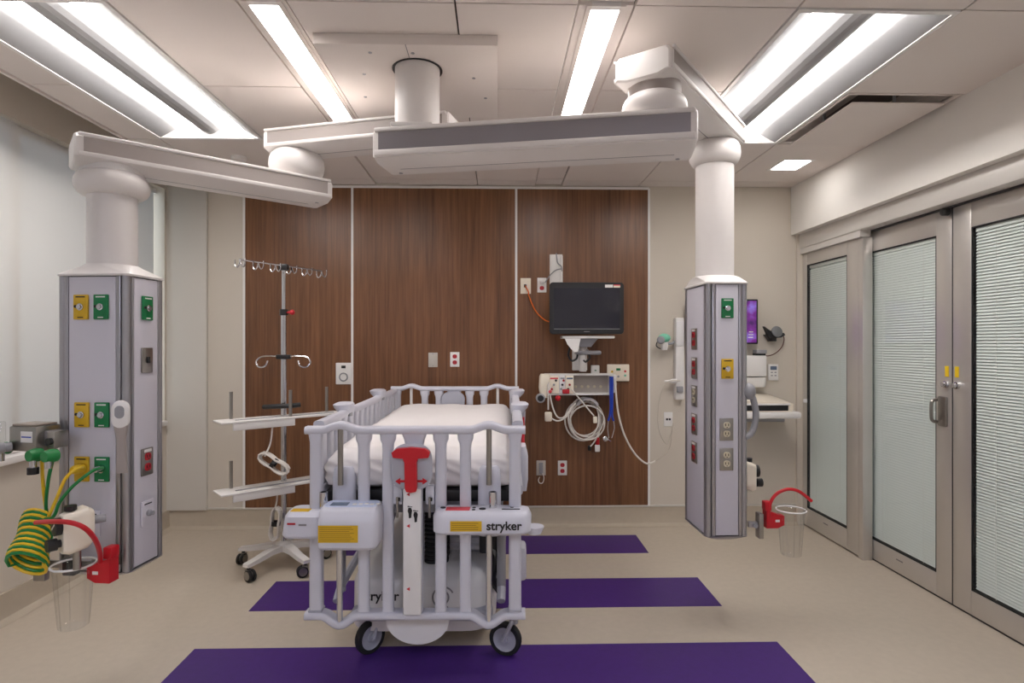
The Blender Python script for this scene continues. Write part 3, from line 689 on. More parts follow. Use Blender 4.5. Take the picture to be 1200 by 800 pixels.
def label_plate(x0, x1, z0, z1, y, m0, parent, lines=6, ink=None):
    o = B(x0, x1, y - .0012, y, z0, z1).build('warning_label', m0, parent, smooth=False)
    h = (z1 - z0)/(lines + 1); mm = MB()
    for i in range(lines):
        e = random.uniform(.05, .25)*(x1 - x0)
        mm.box(x0 + .006, x1 - .006 - e, y - .0016, y - .0011, z1 - h*(i + 1) - h*.16, z1 - h*(i + 1) + h*.16)
    q = mm.build('small_print', ink or mat('label_print', (150, 118, 24), .6), o, smooth=False); q['kind'] = 'stuff'
    return o
label_plate(-.388, -.22, .633, .705, FY - .152, YEL, con, 8)
B(-.535, -.455, FY - .075, FY - .03, .7415, .7435).build('warning_label', YEL, arm_l, smooth=False)
B(-.535, -.50, FY - .1095, FY - .1075, .695, .703).build('red_mark', DRED, arm_l, smooth=False); B(-.486, -.452, FY - .1095, FY - .1075, .690, .698).build('grey_mark', GRY2, arm_l, smooth=False)
m = MB(); m.loft([(.648, .300, FY - .045, .40, .11, .035), (.66, .300, FY - .045, .425, .14, .045), (.722, .300, FY - .04, .43, .14, .05), (.742, .300, FY - .035, .41, .12, .045), (.746, .300, FY - .035, .38, .1, .04)], 6); rb = m.build('control_shelf', CRIBW, bed)
label_plate(.165, .30, .668, .712, FY - .1155, YEL, rb, 4)
text('maker_lettering', 'stryker', .052, INK, rb, (.395, FY - .1162, .69), bold=.0012)
B(.14, .245, FY - .075, FY - .02, .745, .7475, b=.001).build('red_label', PINKL, rb)
for x, y, r_ in ((.125, -.03, .012), (.262, -.03, .008), (.262, -.065, .008), (.30, -.05, .015), (.43, -.025, .008)): MB().lathe([(r_, .745), (r_, .7485), (.001, .7485)], (x, FY + y, 0), 14).build('button', INK, rb)
B(.385, .465, FY - .062, FY - .05, .745, .7478).build('slot_mark', INK, rb, smooth=False)
MB().lathe([(.03, .63), (.042, .655), (.042, .662)], (.53, FY - .02, 0), 16).build('end_bumper', CRIBW, rb)
MB().lathe([(.03, .62), (.04, .645), (.04, .66)], (.385, FY + .0, 0), 16).build('under_boss', CRIBG, rb)
MB().lathe([(.03, .61), (.04, .632), (.04, .65)], (-.44, FY + .0, 0), 16).build('under_boss', CRIBG, arm_l)
for x, par in ((-.405, con), (.345, rb)):
    o = MB().lathe([(.018, .742), (.018, .815), (.0145, .815), (.0145, .75)], (x, FY - .025, 0), 16).build('pole_socket', CHROME, par)
# release shield and red T handle
TY = FY - .045
m = MB(); m.loft_y([(FY - .01, -.012, .93, .17, .19, .06), (TY, -.012, .93, .182, .205, .07), (TY - .008, -.012, .93, .16, .185, .06)], 8); shd = m.build('handle_shield', CRIBG, bed)
red = MB(); red.prism_y([(-.094, .998), (-.088, .976), (-.045, .972), (-.038, .955), (-.036, .842), (-.03, .828), (-.012, .824), (.012, .828), (.016, .842), (.014, .955), (.02, .972), (.066, .976), (.072, .998), (.05, 1.014), (-.012, 1.02), (-.072, 1.014)], TY - .034, TY - .006)
rh = red.build('pull_handle', RED, bed)
for s_, x0 in ((-1, -.036), (1, .014)):
    m = MB(); m.prism_y([(x0 + s_*.0, .864), (x0 + s_*.024, .864), (x0 + s_*.024, .854), (x0 + s_*.046, .869), (x0 + s_*.024, .884), (x0 + s_*.024, .874), (x0, .874)], TY - .0105, TY - .0085); m.build('arrow', RED, rh, smooth=False)
m = MB(); m.box(-.048, .032, TY - .012, TY + .012, .282, .835, b=.006); gp = m.build('centre_plate', WPLAST, bed)
for x, z, s_ in ((-.024, .812, -1), (-.024, .674, -1), (-.024, .398, -1)):
    m = MB(); m.prism_y([(x - .008, z), (x + .006, z + .008), (x + .006, z - .008)], TY - .0135, TY - .0118); m.build('red_arrow', RED, gp, smooth=False)
for fx, fz, sc in ((-.017, .735, 1), (.008, .717, 1)):
    m = MB(); m.prism_y([(fx + a*1.15, fz + b*1.15) for a, b in ((-.004, -.024), (.005, -.022), (.006, -.008), (.0085, .006), (.004, .016), (-.006, .016), (-.0085, .004), (-.005, -.008))], TY - .0136, TY - .0118)
    for k in range(4): m.box(fx - .010 + .0055*k, fx - .006 + .0055*k, TY - .0136, TY - .0118, fz + .021, fz + .027 - .001*k)
    q = m.build('footprint', INK, gp, smooth=False); q['kind'] = 'stuff'
for sx in (-1, 1):
    xx = -.008 + sx*.072
    m = MB(); m.box(xx - .02, xx + .02, FY - .012, FY + .018, .755, .84, b=.005); lk = m.build('lock_link', CRIBW, bed)
    m = MB(); m.cyl((xx, FY - .02, .70), (xx, FY - .02, .79), .006, n=8); m.build('spring_rod', STEEL, lk)
    m = MB(); m.box(xx - .006, xx + .012, FY - .024, FY - .012, .772, .788, b=.003); m.build('pawl', BLACK, lk)
text('maker_lettering', 'stryker', .062, INK, bc, (-.195, -.8015, .275), bold=.001)
m = MB(); m.tube([(.105 + .05*math.cos(a), -.802, .27 + .05*math.sin(a)) for a in [PI*.15 + 1.5*PI*i/20 for i in range(21)]], .004, 6); em = m.build('round_emblem', GRY2, bc)
m = MB(); m.tube([(.105 + .025*math.cos(a), -.802, .27 + .03*math.sin(a)) for a in [PI*1.1 + 1.2*PI*i/14 for i in range(15)]], .004, 6); m.build('emblem_stroke', GRY2, em)
# cables and dark gear below the platform on the door side
m = MB(); m.box(.27, .385, -.70, -.50, .44, .60, b=.01); ub = m.build('control_unit', BLACK, bed)
m = MB(); m.tube([(.33, -.68, .46), (.35, -.72, .40), (.335, -.72, .33), (.37, -.70, .26)], .02, 8, 5); m.build('cable', BLACK, ub)
m = MB(); m.tube([(.37, -.70, .46), (.38, -.74, .42), (.372, -.74, .36), (.38, -.72, .30)], .012, 8, 5); m.build('cable', RUBBER, ub)
MB().ball((.372, -.758, .36), .010).build('plug', GRN, ub)
m = MB(); m.tube([(-.30, -.5, .62), (-.27, -.52, .5), (-.22, -.5, .45), (-.2, -.46, .55), (-.16, -.42, .66)], .01, 8, 5); m.build('hanging_cable', GREYP, bed)
B(HW - .03, HW + .03, -.5, -.36, .22, .40, b=.02).build('side_pedal', CRIBW, bed)

# mattress with a fitted sheet
mt = MB(); nx, ny = 30, 60; W2, L2 = HW - .062, HL - .10
secs = []
def mtop(y): return .985 + .035*(y + L2)/(2*L2)
def wr_(x, y): return .004*math.sin(9*x + 4*y) + .003*math.sin(23*x - 7*y + 1) + .002*math.sin(31*y + 5*x)
bm = bmesh.new(); bmesh.ops.create_cube(bm, size=1)
bmesh.ops.subdivide_edges(bm, edges=bm.edges[:], cuts=36, use_grid_fill=True)
for v in bm.verts:
    x, y, z = v.co.x*2*W2, v.co.y*2*L2, v.co.z
    top = mtop(y); u = z + .5
    zz = .802 + u*(top - .802)
    ex = max(0, abs(x) - (W2 - .06))/.06; ey = max(0, abs(y) - (L2 - .06))/.06; e = max(ex, ey)
    edge = 1 - math.sqrt(max(0, 1 - min(1, math.hypot(ex, ey))**2))
    if u > .45: zz -= edge*.045*((u - .45)/.55)
    if u < .3: zz += edge*.02*(1 - u/.3)
    side_ = (1 - abs(2*u - 1)**2)
    fold = .006*math.sin(55*x + 9*math.sin(14*zz)) + .007*math.sin(24*x + 30*zz) if abs(y) > L2 - 1e-4 else 0
    foldx = .006*math.sin(50*y + 9*math.sin(14*zz)) + .006*math.sin(21*y - 26*zz) if abs(x) > W2 - 1e-4 else 0
    sg = lambda a: 1 if a > 0 else -1
    y2 = y + sg(y)*(fold*side_ + .012*side_*(abs(y) > L2 - 1e-4)); x2 = x + sg(x)*(foldx*side_ + .01*side_*(abs(x) > W2 - 1e-4))
    if u > .99: zz += wr_(x, y)*(1 - edge)
    v.co = (x2, y2, zz)
me = bpy.data.meshes.new('crib_mattress'); bm.normal_update(); bm.to_mesh(me); bm.free()
me.polygons.foreach_set('use_smooth', [True]*len(me.polygons)); me.materials.append(SHEET)
mo = bpy.data.objects.new('crib_mattress', me); COL.objects.link(mo); mo.location = bed.location; mo.rotation_euler = bed.rotation_euler
tag(mo, 'mattress in a white wrinkled fitted sheet inside the crib bed', 'mattress')

# ------------------------------------------------------------------ rolling stand with two trays
SX, SY = -1.42, 3.95
iv = thing('infusion_stand', 'white rolling infusion stand with hook bar and two long tilted trays by the crib', 'infusion stand', (SX, SY, 0))
m = MB(); m.lathe([(.03, .10), (.055, .105), (.06, .13), (.045, .155), (.022, .165)], n=20); m.build('base_hub', WHITE, iv)
for k in range(5):
    a = math.radians(172 + 72*k); ca, sa = math.cos(a), math.sin(a)
    T = Matrix.Rotation(a, 4, 'Z')
    m = MB(); m.T = T
    m.rings([[(x, yy*w_, z + zz*h_) for yy, zz in ((-.5, -.5), (.5, -.5), (.5, .5), (-.5, .5))] for x, z, w_, h_ in ((.02, .13, .07, .04), (.12, .125, .055, .034), (.22, .108, .05, .028), (.305, .1, .048, .022), (.31, .1, .044, .018))])
    lg = m.build('base_leg', WHITE, iv, ang=50)
    T2 = Matrix.Translation((.285*ca, .285*sa, 0)) @ Matrix.Rotation(random.uniform(0, PI), 4, 'Z')
    m = MB(); m.T = T2; m.cyl((0, 0, .07), (0, 0, .095), .011, n=10); m.build('caster_stem', BLACK, lg)
    for sy in (-1, 1):
        m = MB(); m.T = T2; m.axis_lathe((-.016, sy*.006, .036), (0, sy, 0), [(.001, 0), (.035, 0), (.036, .006), (.036, .014), (.028, .017), (.001, .017)], 18); m.build('caster_wheel', RUBBER, lg)
    m = MB(); m.T = T2; m.axis_lathe((-.014, -.026, .04), (0, 1, 0), [(.001, 0), (.026, 0), (.026, .052), (.001, .052)], 16); m.box(-.018, .02, -.018, .018, .05, .075, b=.008); m.build('caster_hood', STEEL, lg)
MB().cyl((0, 0, .15), (0, 0, 1.69), .0185, n=18).build('lower_pole', CHROME, iv)
MB().cyl((0, 0, 1.69), (0, 0, 1.985), .0135, n=16).build('upper_pole', CHROME, iv)
cl = MB().cyl((0, 0, 1.66), (0, 0, 1.70), .026, n=16).build('height_collar', BLACK, iv)
m = MB(); m.cyl((.02, -.005, 1.68), (.05, -.012, 1.68), .007, n=8); m.ball((.06, -.014, 1.68), .018); m.build('clamp_knob', DRED, cl)
B(-.03, .03, -.022, .022, 1.96, 2.0, b=.006).build('bar_clamp', BLACK, iv)
bd = Vector((.33, .55, 0)).normalized()
bar = MB().cyl(tuple(bd*-.33 + Vector((0, 0, 1.99))), tuple(bd*.33 + Vector((0, 0, 1.99))), .0055, n=8).build('hook_bar', CHROME, iv)
for k in range(6):
    c = bd*(-.325 + .13*k) + Vector((0, 0, 1.99))
    for s_ in (-1, 1):
        q = bd.cross(Vector((0, 0, 1)))*s_
        m = MB(); m.tube([c + q*.0, c + q*.01 + Vector((0, 0, -.03)), c + q*.03 + Vector((0, 0, -.045)), c + q*.048 + Vector((0, 0, -.03)), c + q*.05 + Vector((0, 0, .005))], .0042, 6, 4); m.build('hook', CHROME, bar)
m = MB(); m.box(-.045, .045, -.026, .026, 1.37, 1.40, b=.006); rc = m.build('horn_clamp', BLACK, iv)
for s_ in (-1, 1):
    m = MB(); m.tube([(s_*.04, 0, 1.388), (s_*.10, 0, 1.39), (s_*.155, 0, 1.382), (s_*.178, -.01, 1.35), (s_*.155, -.02, 1.318), (s_*.115, -.02, 1.325), (s_*.10, -.015, 1.36)], .0055, 8, 5); m.build('horn_hook', CHROME, rc)
m = MB(); m.tube([(-.12, -.03, 1.055), (-.06, -.05, 1.06), (.06, -.05, 1.065), (.12, -.03, 1.07)], .016, 10, 4); m.build('push_handle', BLACK, iv)
an = math.radians(40)
for z, cx in ((.985, .0), (.548, .0)):
    T = Matrix.Translation((0, -.035, z)) @ Matrix.Rotation(an, 4, 'Z')
    m = MB(); m.T = T; m.box(-.40 + cx, .40 + cx, -.105, .075, 0, .012, b=.004); tr = m.build('tray', WHITE, iv)
    m = MB(); m.T = T; m.box(-.33, .05, -.10, -.085, -.045, 0, b=.003); m.build('tray_lip', WHITE, tr)
    m = MB(); m.T = T; m.box(-.30, .34, -.05, -.035, .012, .016); m.build('tray_groove', GREYP, tr, smooth=False)
    m = MB(); m.T = T; m.box(-.05, .05, .02, .075, -.03, 0, b=.004); m.build('tray_clamp', ALUD, tr)
    for u, v in ((-.30, .05), (.03, -.07), (.33, .05)) if z > .9 else ((-.30, .05), (.03, .05)):
        m = MB(); m.T = T; m.cyl((u, v, .012), (u, v, .18), .0105, n=10); m.cyl((u, v, .18), (u, v, .184), .011, n=10); m.build('tray_post', STEEL, tr)
def cord_bundle(label, c, axis, L, R_, n, seed, tailpts):
    t = thing('extension_lead', label, 'power cord', c); rnd = random.Random(seed)
    ax = Vector(axis).normalized(); sd = Vector((0, 1, 0)).cross(ax).normalized()
    m = MB(); pts = []
    for i in range(n*16):
        a = 2*PI*i/16; k = (i/16 - n/2)*.011
        sh = 1 + .07*math.sin(1.7*i/16)
        pts.append(ax*(L/2*math.cos(a)*sh) + sd*(R_*math.sin(a)*sh*(.55 + .45*abs(math.cos(a)))) + Vector((0, k, 0)))
    m.tube(pts, .0062, 6); m.build('cord', LCABLE, t)
    m = MB(); m.axis_lathe(-ax*.013, ax, [(R_*.74, 0), (R_*.74, .026), (R_*.6, .026), (R_*.6, 0)], 16); m.build('tie', BLACK, t)
    m = MB(); m.tube([Vector(p) for p in tailpts], .0062, 6, 5); m.build('cord_tail', LCABLE, t)
p1 = onY(321, 543, 3.78); p2 = onY(323, 613, 3.84)
cord_bundle('white power cord coiled and tied, hanging under the upper tray of the stand', p1, (.75, 0, -.5), .20, .045, 5, 1, [(-.05, -.02, .05), (-.035, .03, .12), (-.03, .05, .21), (-.025, .05, .262)])
cord_bundle('white power cord coiled and tied, hanging under the lower tray of the stand', p2, (.1, 0, 1), .20, .04, 5, 2, [(.0, -.02, .09), (.0, .02, .14), (-.0, .03, .2), (.0, .03, .235)])

# ------------------------------------------------------------------ things on the back wall
KW = YW / F      # metres per pixel on the panel face (depth close to YW)
def wthing(name, label, cat, px, py, Y=YW, group=None):
    p = onY(px, py, Y); return thing(name, label, cat, (p.x, Y, p.z), 0, group)
t = wthing('nurse_call_dial', 'white wall plate with round dial and small dark display above the crib side rail', 'control plate', 403, 437.5)
B(-.062, .062, -.012, 0, -.086, .086, b=.005).build('plate', WHITE, t)
B(-.017, .017, -.0135, -.011, .042, .064, b=.002).build('display', INK, t)
MB().axis_lathe((0, -.012, -.028), (0, -1, 0), [(.036, 0), (.036, .003), (.028, .003), (.028, 0)], 28).build('dial_ring', GREYP, t)
MB().axis_lathe((0, -.012, -.028), (0, -1, 0), [(.026, 0), (.025, .006), (.001, .006)], 24).build('dial', WHITE, t)
t = wthing('blank_plate', 'plain grey switch plate left beside the red receptacles above the crib', 'switch plate', 507.5, 421.5)
B(-.037, .037, -.006, 0, -.058, .058, b=.003).build('plate', mat('plate_grey', (190, 184, 176), .4), t)
B(-.018, .018, -.0085, -.005, -.034, .034, b=.002).build('rocker', MATS['plate_grey'], t)
for z in (-.048, .048): MB().axis_lathe((0, -.006, z), (0, -1, 0), [(.004, 0), (.004, .001), (.001, .001)], 8).build('screw', GREYP, t)
def wall_outlet(label, px, py, Y=YW, ins=DRED, plate=WHITE, cat='wall outlet'):
    t = wthing('wall_outlet', label, cat, px, py, Y, 'wall outlets')
    M = Matrix.Identity(4); w, h = .037, .059
    B(-w, w, -.006, 0, -h, h, b=.003).build('plate', plate, t)
    for s_ in (-1, 1):
        o = MB().loft_y([(-.006, 0, s_*.024, .036, .033, .014), (-.0095, 0, s_*.024, .034, .031, .014)]).build('receptacle', ins, t)
        for sx in (-1, 1): B(sx*.008 - .0014, sx*.008 + .0014, -.0105, -.009, s_*.024 - .002, s_*.024 + .008).build('slot', INK, o, smooth=False)
    return t
wall_outlet('white wall outlet with red receptacles centred above the crib head', 533, 421)
o1 = wall_outlet('white wall outlet with red receptacles and plug next to the monitor channel', 635, 334)
MB().axis_lathe((0, -.0095, .024), (0, -1, 0), [(.018, 0), (.018, .02), (.008, .03), (.001, .03)], 14).build('plug', WHITE, o1)
wall_outlet('white wall outlet with red receptacles low on the wood below the cable coil', 659, 548)
t = wthing('phone_plate', 'pale wall plate with a slim jack and loop of cord low on the wood', 'wall plate', 634, 548)
B(-.037, .037, -.006, 0, -.06, .06, b=.003).build('plate', mat('pale_plate', (196, 188, 178), .45), t)
B(-.016, .016, -.016, -.005, -.045, .045, b=.004).build('jack_cover', GREYP, t)
m = MB(); m.tube([(.01, -.016, -.04), (.022, -.02, -.075), (.012, -.02, -.115), (-.012, -.02, -.118), (-.022, -.018, -.095), (-.012, -.016, -.07)], .0035, 6, 5); m.build('cord_loop', LCABLE, t)
t = wthing('data_plate', 'white data plate with the orange cable plugged in', 'wall plate', 616, 335)
B(-.042, .042, -.006, 0, -.063, .063, b=.003).build('plate', CREAM, t)
B(-.014, .006, -.016, -.005, -.012, .012, b=.002).build('jack', BLACK, t)
p0 = Vector((t.location.x, YW, t.location.z))
m = MB(); m.tube([p0 + Vector((-.004, -.016, 0)), p0 + Vector((.02, -.035, -.05)), onY(620, 347, YW - .03), onY(627, 363, YW - .025), onY(636, 373, YW - .04), onY(645, 377, YW - .12), onY(660, 376, YW - .16)], .005, 8, 6)
tag(m.build('network_cable', ORANGE), 'orange cable running from the data plate to the monitor', 'cable')
# vertical channel with the monitor arm
t = wthing('monitor_arm', 'white vertical wall channel with grey jointed arm under the black monitor', 'monitor arm', 651.5, 370)
kz = KW
z_top, z_bot = (370 - 298)*kz, (370 - 389)*kz
B(-.052, .052, -.012, 0, z_bot, z_top, b=.003).build('channel_back', WHITE, t)
for s_ in (-1, 1): B(s_*.052, s_*.034, -.032, -.010, z_bot, z_top - .012, b=.004).build('channel_rail', WHITE, t)
m = MB(); m.tube([(.0, -.03, z_top + .005), (.01, -.035, z_top - .07), (.04, -.035, z_top - .10), (.045, -.03, z_top - .14)], .005, 6, 5); m.build('cable', GREYP, t)
m = MB(); m.tube([(.045, -.035, z_top - .12), (.0, -.045, z_top - .13), (-.05, -.04, z_top - .17), (-.09, -.03, z_top - .23)], .0045, 6, 5); m.build('cable', GREYP, t)
ax_, az_ = .20, -.28
B(.13, .25, -.03, 0, az_ - .16, az_ + .05, b=.006).build('wall_plate', WHITE, t)
m = MB(); m.box(.145, .235, -.2, -.03, az_ - .03, az_ + .015, b=.01); m.build('arm_link', GREYP, t)
m = MB(); m.cyl((.19, -.19, az_ - .16), (.19, -.19, az_ + .06), .028, n=18); m.build('arm_post', mat('light_grey_enamel', (196, 192, 188), .4), t)
m = MB(); m.box(.14, .33, -.225, -.165, az_ - .03, az_ + .002, b=.012); m.build('arm_handle', mat('mid_grey', (132, 130, 134), .4), t)
m = MB(); m.loft([(az_ + .03, .2, -.2, .10, .08, .015), (az_ + .07, .2, -.2, .16, .1, .015), (az_ + .095, .2, -.2, .2, .12, .015)]); m.build('tilt_head', GREYP, t)
m = MB(); m.box(.02, .42, -.29, -.12, az_ + .095, az_ + .115, b=.006); m.build('mount_plate', WHITE, t)
m = MB(); m.prism_y([(.04, az_ + .095), (.16, az_ + .095), (.14, az_ - .005), (.11, az_ - .01), (.06, az_ + .05)], -.285, -.27); m.build('side_bracket', WHITE, t)
m = MB(); m.tube([(.09, -.2, az_ + .03), (.075, -.21, az_ - .03), (.1, -.21, az_ - .075), (.14, -.2, az_ - .06), (.15, -.19, az_ - .02)], .008, 8, 5); m.build('cable', BLACK, t)
m = MB(); m.tube([(.22, -.2, az_ - .0), (.24, -.21, az_ - .05), (.21, -.21, az_ - .085), (.19, -.215, az_ - .07)], .008, 8, 5); m.build('cable', BLACK, t)
# patient monitor
YM = YW - .30
p = onY(687.5, 391.5, YM); k = YM/F
t = thing('patient_monitor', 'black flat patient monitor with dark screen and stickers on its top corner', 'monitor', (p.x, YM, p.z))
w, h = 88*k, 61*k
m = MB(); m.loft_y([(.06, 0, h/2, w - .08, h - .08, .03), (.045, 0, h/2, w - .01, h - .01, .03), (0, 0, h/2, w, h, .028), (-.008, 0, h/2, w - .004, h - .004, .026)], 5); cs = m.build('bezel', BLACK, t)
SCRM = mat('monitor_screen', (44, 44, 52), .12)
B(-w/2 + .034, w/2 - .034, -.0095, -.007, .045, h - .045).build('screen', SCRM, t, smooth=False)
B(-w/2 + .034, w/2 - .034, -.0105, -.007, .038, .0415).build('screen_edge', GREYP, t, smooth=False)
B(w/2 - .145, w/2 - .085, -.0095, -.0075, h - .04, h - .018).build('sticker', WHITE, t, smooth=False)
o = B(w/2 - .08, w/2 - .03, -.0095, -.0075, h - .04, h - .018).build('sticker', CREAM, t, smooth=False)
B(w/2 - .08, w/2 - .03, -.0099, -.0090, h - .026, h - .018).build('sticker_band', PINKL, o, smooth=False)
B(-.022, .022, -.0095, -.0075, .017, .022).build('maker_mark', GRY2, t, smooth=False)
# module rack
YR = YW - .16
p = onY(677.5, 463, YR); k = YR/F; w, h = 83*k, 25*k
t = thing('module_rack', 'white wall rack of patient modules with an empty bay, below the monitor arm', 'module rack', (p.x, YR, p.z))
m = MB(); m.box(-w/2 + .02, w/2, 0, .14, 0, .012, b=.003); m.build('bottom_plate', WHITE, t)
m = MB(); m.box(-w/2 + .02, w/2, 0, .14, h - .012, h, b=.003); m.build('top_plate', WHITE, t)
B(-.03, w/2 - .01, .11, .14, .012, h - .012).build('back_plate', mat('rack_back', (176, 168, 160), .5), t)
B(w/2 - .02, w/2, 0, .14, .012, h - .012).build('side_plate', WHITE, t)
B(w/2 - .002, w/2 + .03, .02, .06, h*.1, h*.95, b=.004).build('rack_hook', WHITE, t)
for i in range(5):
    MB().axis_lathe((-.005 + .05*i, .11, h*.36), (0, -1, 0), [(.011, 0), (.011, .006), (.007, .007), (.001, .007)], 12).build('bay_connector', PLATEG, t)
for i, (x0, x1, c) in enumerate(((-w/2 + .045, -w/2 + .125, CREAM), (-w/2 + .127, -w/2 + .175, WPLAST), (-w/2 + .177, -w/2 + .24, CREAM))):
    o = B(x0, x1, -.008, .12, .013, h - .013, b=.004).build('module', c, t)
    for j in range(3 if i < 2 else 2):
        xx = x0 + (x1 - x0)*(.3 + .2*j); zz = h*(.3 + .2*j)
        MB().axis_lathe((xx, -.008, zz), (0, -1, 0), [(.009, 0), (.009, .006), (.001, .006)], 12).build('socket', (DRED, GREYP, INK)[(i + j) % 3], o)
    B(x0 + .008, x1 - .008, -.0095, -.007, h - .04, h - .028).build('module_strip', (PINKL, GREYP, BLUEG)[i], o, smooth=False)
o = B(-w/2 + .15, -w/2 + .205, -.03, -.006, .014, .05, b=.006).build('connector_block', DRED, t)
m = MB(); m.loft([(-.02, -w/2 + .01, .03, .06, .07, .02), (.06, -w/2 + .008, .03, .075, .09, .025), (h - .02, -w/2 + .02, .03, .09, .1, .025), (h, -w/2 + .02, .03, .07, .08, .02)]); m.build('pump_head', CREAM, t)
m = MB(); m.axis_lathe((-w/2 - .02, .0, -.02), (0, -1, 0), [(.001, 0), (.036, 0), (.036, .03), (.028, .034), (.001, .034)], 20); o = m.build('gauge', GREYP, t)
MB().axis_lathe((-w/2 - .02, -.0335, -.02), (0, -1, 0), [(.024, 0), (.024, .002), (.001, .002)], 20).build('gauge_face', INK, o)
MB().ball((-w/2 + .115, -.03, -.02), .022).build('red_connector', RED, t)
MB().ball((-w/2 + .055, -.02, .03), .014).build('red_knob', PINKL, t)
# hanging patient cables
def wcable(name, label, pts, r, m0, Y=YR - .02, k=6, cat='cable', extra=None):
    m = MB(); m.tube([onY(q[0], q[1], Y + (q[2] if len(q) > 2 else 0)) for q in pts], r, 7, k)
    if extra: 
        t = thing(name, label, cat); m.build('cord', m0, t); extra(t); return t
    return tag(m.build(name, m0), label, cat)
hk = thing('cable_hook', 'grey curved hook holding the coil of white patient cables', 'cable hook', onY(686, 470, YW))
m = MB(); m.rings([[(.095*math.cos(a)*1.0, y, .09*math.sin(a) - .05) for a in [PI*.12 + PI*.76*i/12 for i in range(13)]] + [(.075*math.cos(a), y, .07*math.sin(a) - .05) for a in [PI*.88 - PI*.76*i/12 for i in range(13)]] for y in (-.13, 0)]); m.build('saddle', mat('hook_grey', (176, 172, 176), .4), hk)
rnd = random.Random(4)
for i in range(5):
    cx, cy = 686 + rnd.uniform(-3.2, 3.2), 492 + rnd.uniform(-2.5, 4.5); a = 19.5 + rnd.uniform(-2.6, 2.0); b = 22 + rnd.uniform(-3, 3)
    Yc = YW - .03 - .02*i
    pts = [onY(cx + a*math.cos(2*PI*j/28), cy + b*math.sin(2*PI*j/28), Yc + .006*math.sin(3*2*PI*j/28 + i)) for j in range(28)]
    tag(MB().tube(pts, .0065, 7, 0, True).build('patient_cable', LCABLE), 'white patient cable looped in the coil on the grey hook', 'cable', 'white cables coiled on the wall hook')
def ex1(t):
    p = onY(642.5, 488, YR - .02); B(p.x - .028, p.x + .028, p.y - .02, p.y + .02, p.z - .036, p.z + .036, b=.01).build('lead_block', CREAM, t)
wcable('lead_cable', 'white lead cable with a square lead block hanging left of the cable coil', [(642, 450), (642.5, 465), (642.5, 480)], .006, LCABLE, extra=ex1)
wcable('lead_cable', 'white cable drooping from the modules into the cable coil', [(643, 448), (646, 470), (652, 487), (660, 489), (668, 480), (675, 472)], .006, LCABLE)
wcable('lead_cable', 'white cable from the lead block drooping to the coil', [(646, 490), (654, 493), (664, 488), (672, 475)], .006, LCABLE, Y=YR - .035)
def ex2(t):
    p = onY(697.5, 491, YR - .04); B(p.x - .016, p.x + .016, p.y - .012, p.y + .012, p.z - .03, p.z + .02, b=.006).build('plug', CREAM, t)
wcable('lead_cable', 'white cable stretched straight across the coil from the red connector block', [(670, 456), (680, 468), (690, 480), (696, 487)], .0055, LCABLE, Y=YR - .04, extra=ex2)
def ex3(t):
    p = onY(700, 521, YW - .06); B(p.x - .02, p.x + .02, p.y - .012, p.y + .012, p.z - .055, p.z, b=.006).build('white_plug', WHITE, t); B(p.x - .013, p.x + .017, p.y - .01, p.y + .01, p.z, p.z + .06, b=.006).build('red_sleeve', RED, t)
wcable('lead_cable', 'white cable tail with red sleeve and white plug below the coil', [(703, 490), (702.5, 503), (700.5, 514)], .006, LCABLE, Y=YW - .06, extra=ex3)
def ex4(t):
    p = onY(691, 525, YW - .06); B(p.x - .014, p.x + .012, p.y - .01, p.y + .01, p.z - .02, p.z + .022, b=.006).build('plug', BLACK, t)
wcable('lead_cable', 'white cable tail with black plug below the coil', [(701, 505), (698, 515), (692, 523)], .006, LCABLE, Y=YW - .075, extra=ex4)
wcable('air_hose', 'long white air hose drooping from the module rack to the wall beside the wood', [(721, 444), (722, 462), (725, 486), (732, 510), (743, 530), (754, 541), (761, 543), (768, 540)], .0075, LCABLE, Y=YR - .01)
wcable('thin_tube', 'thin clear tube hanging in a wide loop from the instrument bracket', [(797, 446), (783, 447), (775, 460), (771, 485), (773, 506), (781, 520), (786, 510), (789, 495), (785, 524), (776, 535), (767, 540)], .0035, mat('tube_clear', (196, 186, 172), .4), Y=YB - .1)
# stethoscope
st = thing('stethoscope', 'blue stethoscope hanging on the end of the module rack', 'stethoscope', (0, 0, 0))
YS = YR - .03
for d in (-1.2, 1.2):
    m = MB(); m.tube([onY(716.5 + d, 441, YS), onY(716.5 + d, 460, YS), onY(716.5 + d*.8, 478, YS), onY(716 + d*1.2, 487, YS), onY(716 + d*2.6, 493, YS)], .0085, 8, 5); m.build('tubing', BLUE, st)
    m = MB(); m.tube([onY(716 + d*2.6, 493, YS), onY(716 + d*3.2, 502, YS), onY(716 - .8 + d*1.4, 513, YS)], .0035, 6, 5); m.build('ear_tube', CHROME, st)
p = onY(709, 514, YS); m = MB(); m.axis_lathe(p, (.3, -1, .1), [(.001, 0), (.018, 0), (.021, .008), (.012, .014), (.001, .014)], 16); m.build('chest_piece', CHROME, st)
MB().tube([onY(709, 514, YS), onY(713, 515, YS), onY(716, 517, YS)], .004, 6, 4).build('stem', CHROME, st)
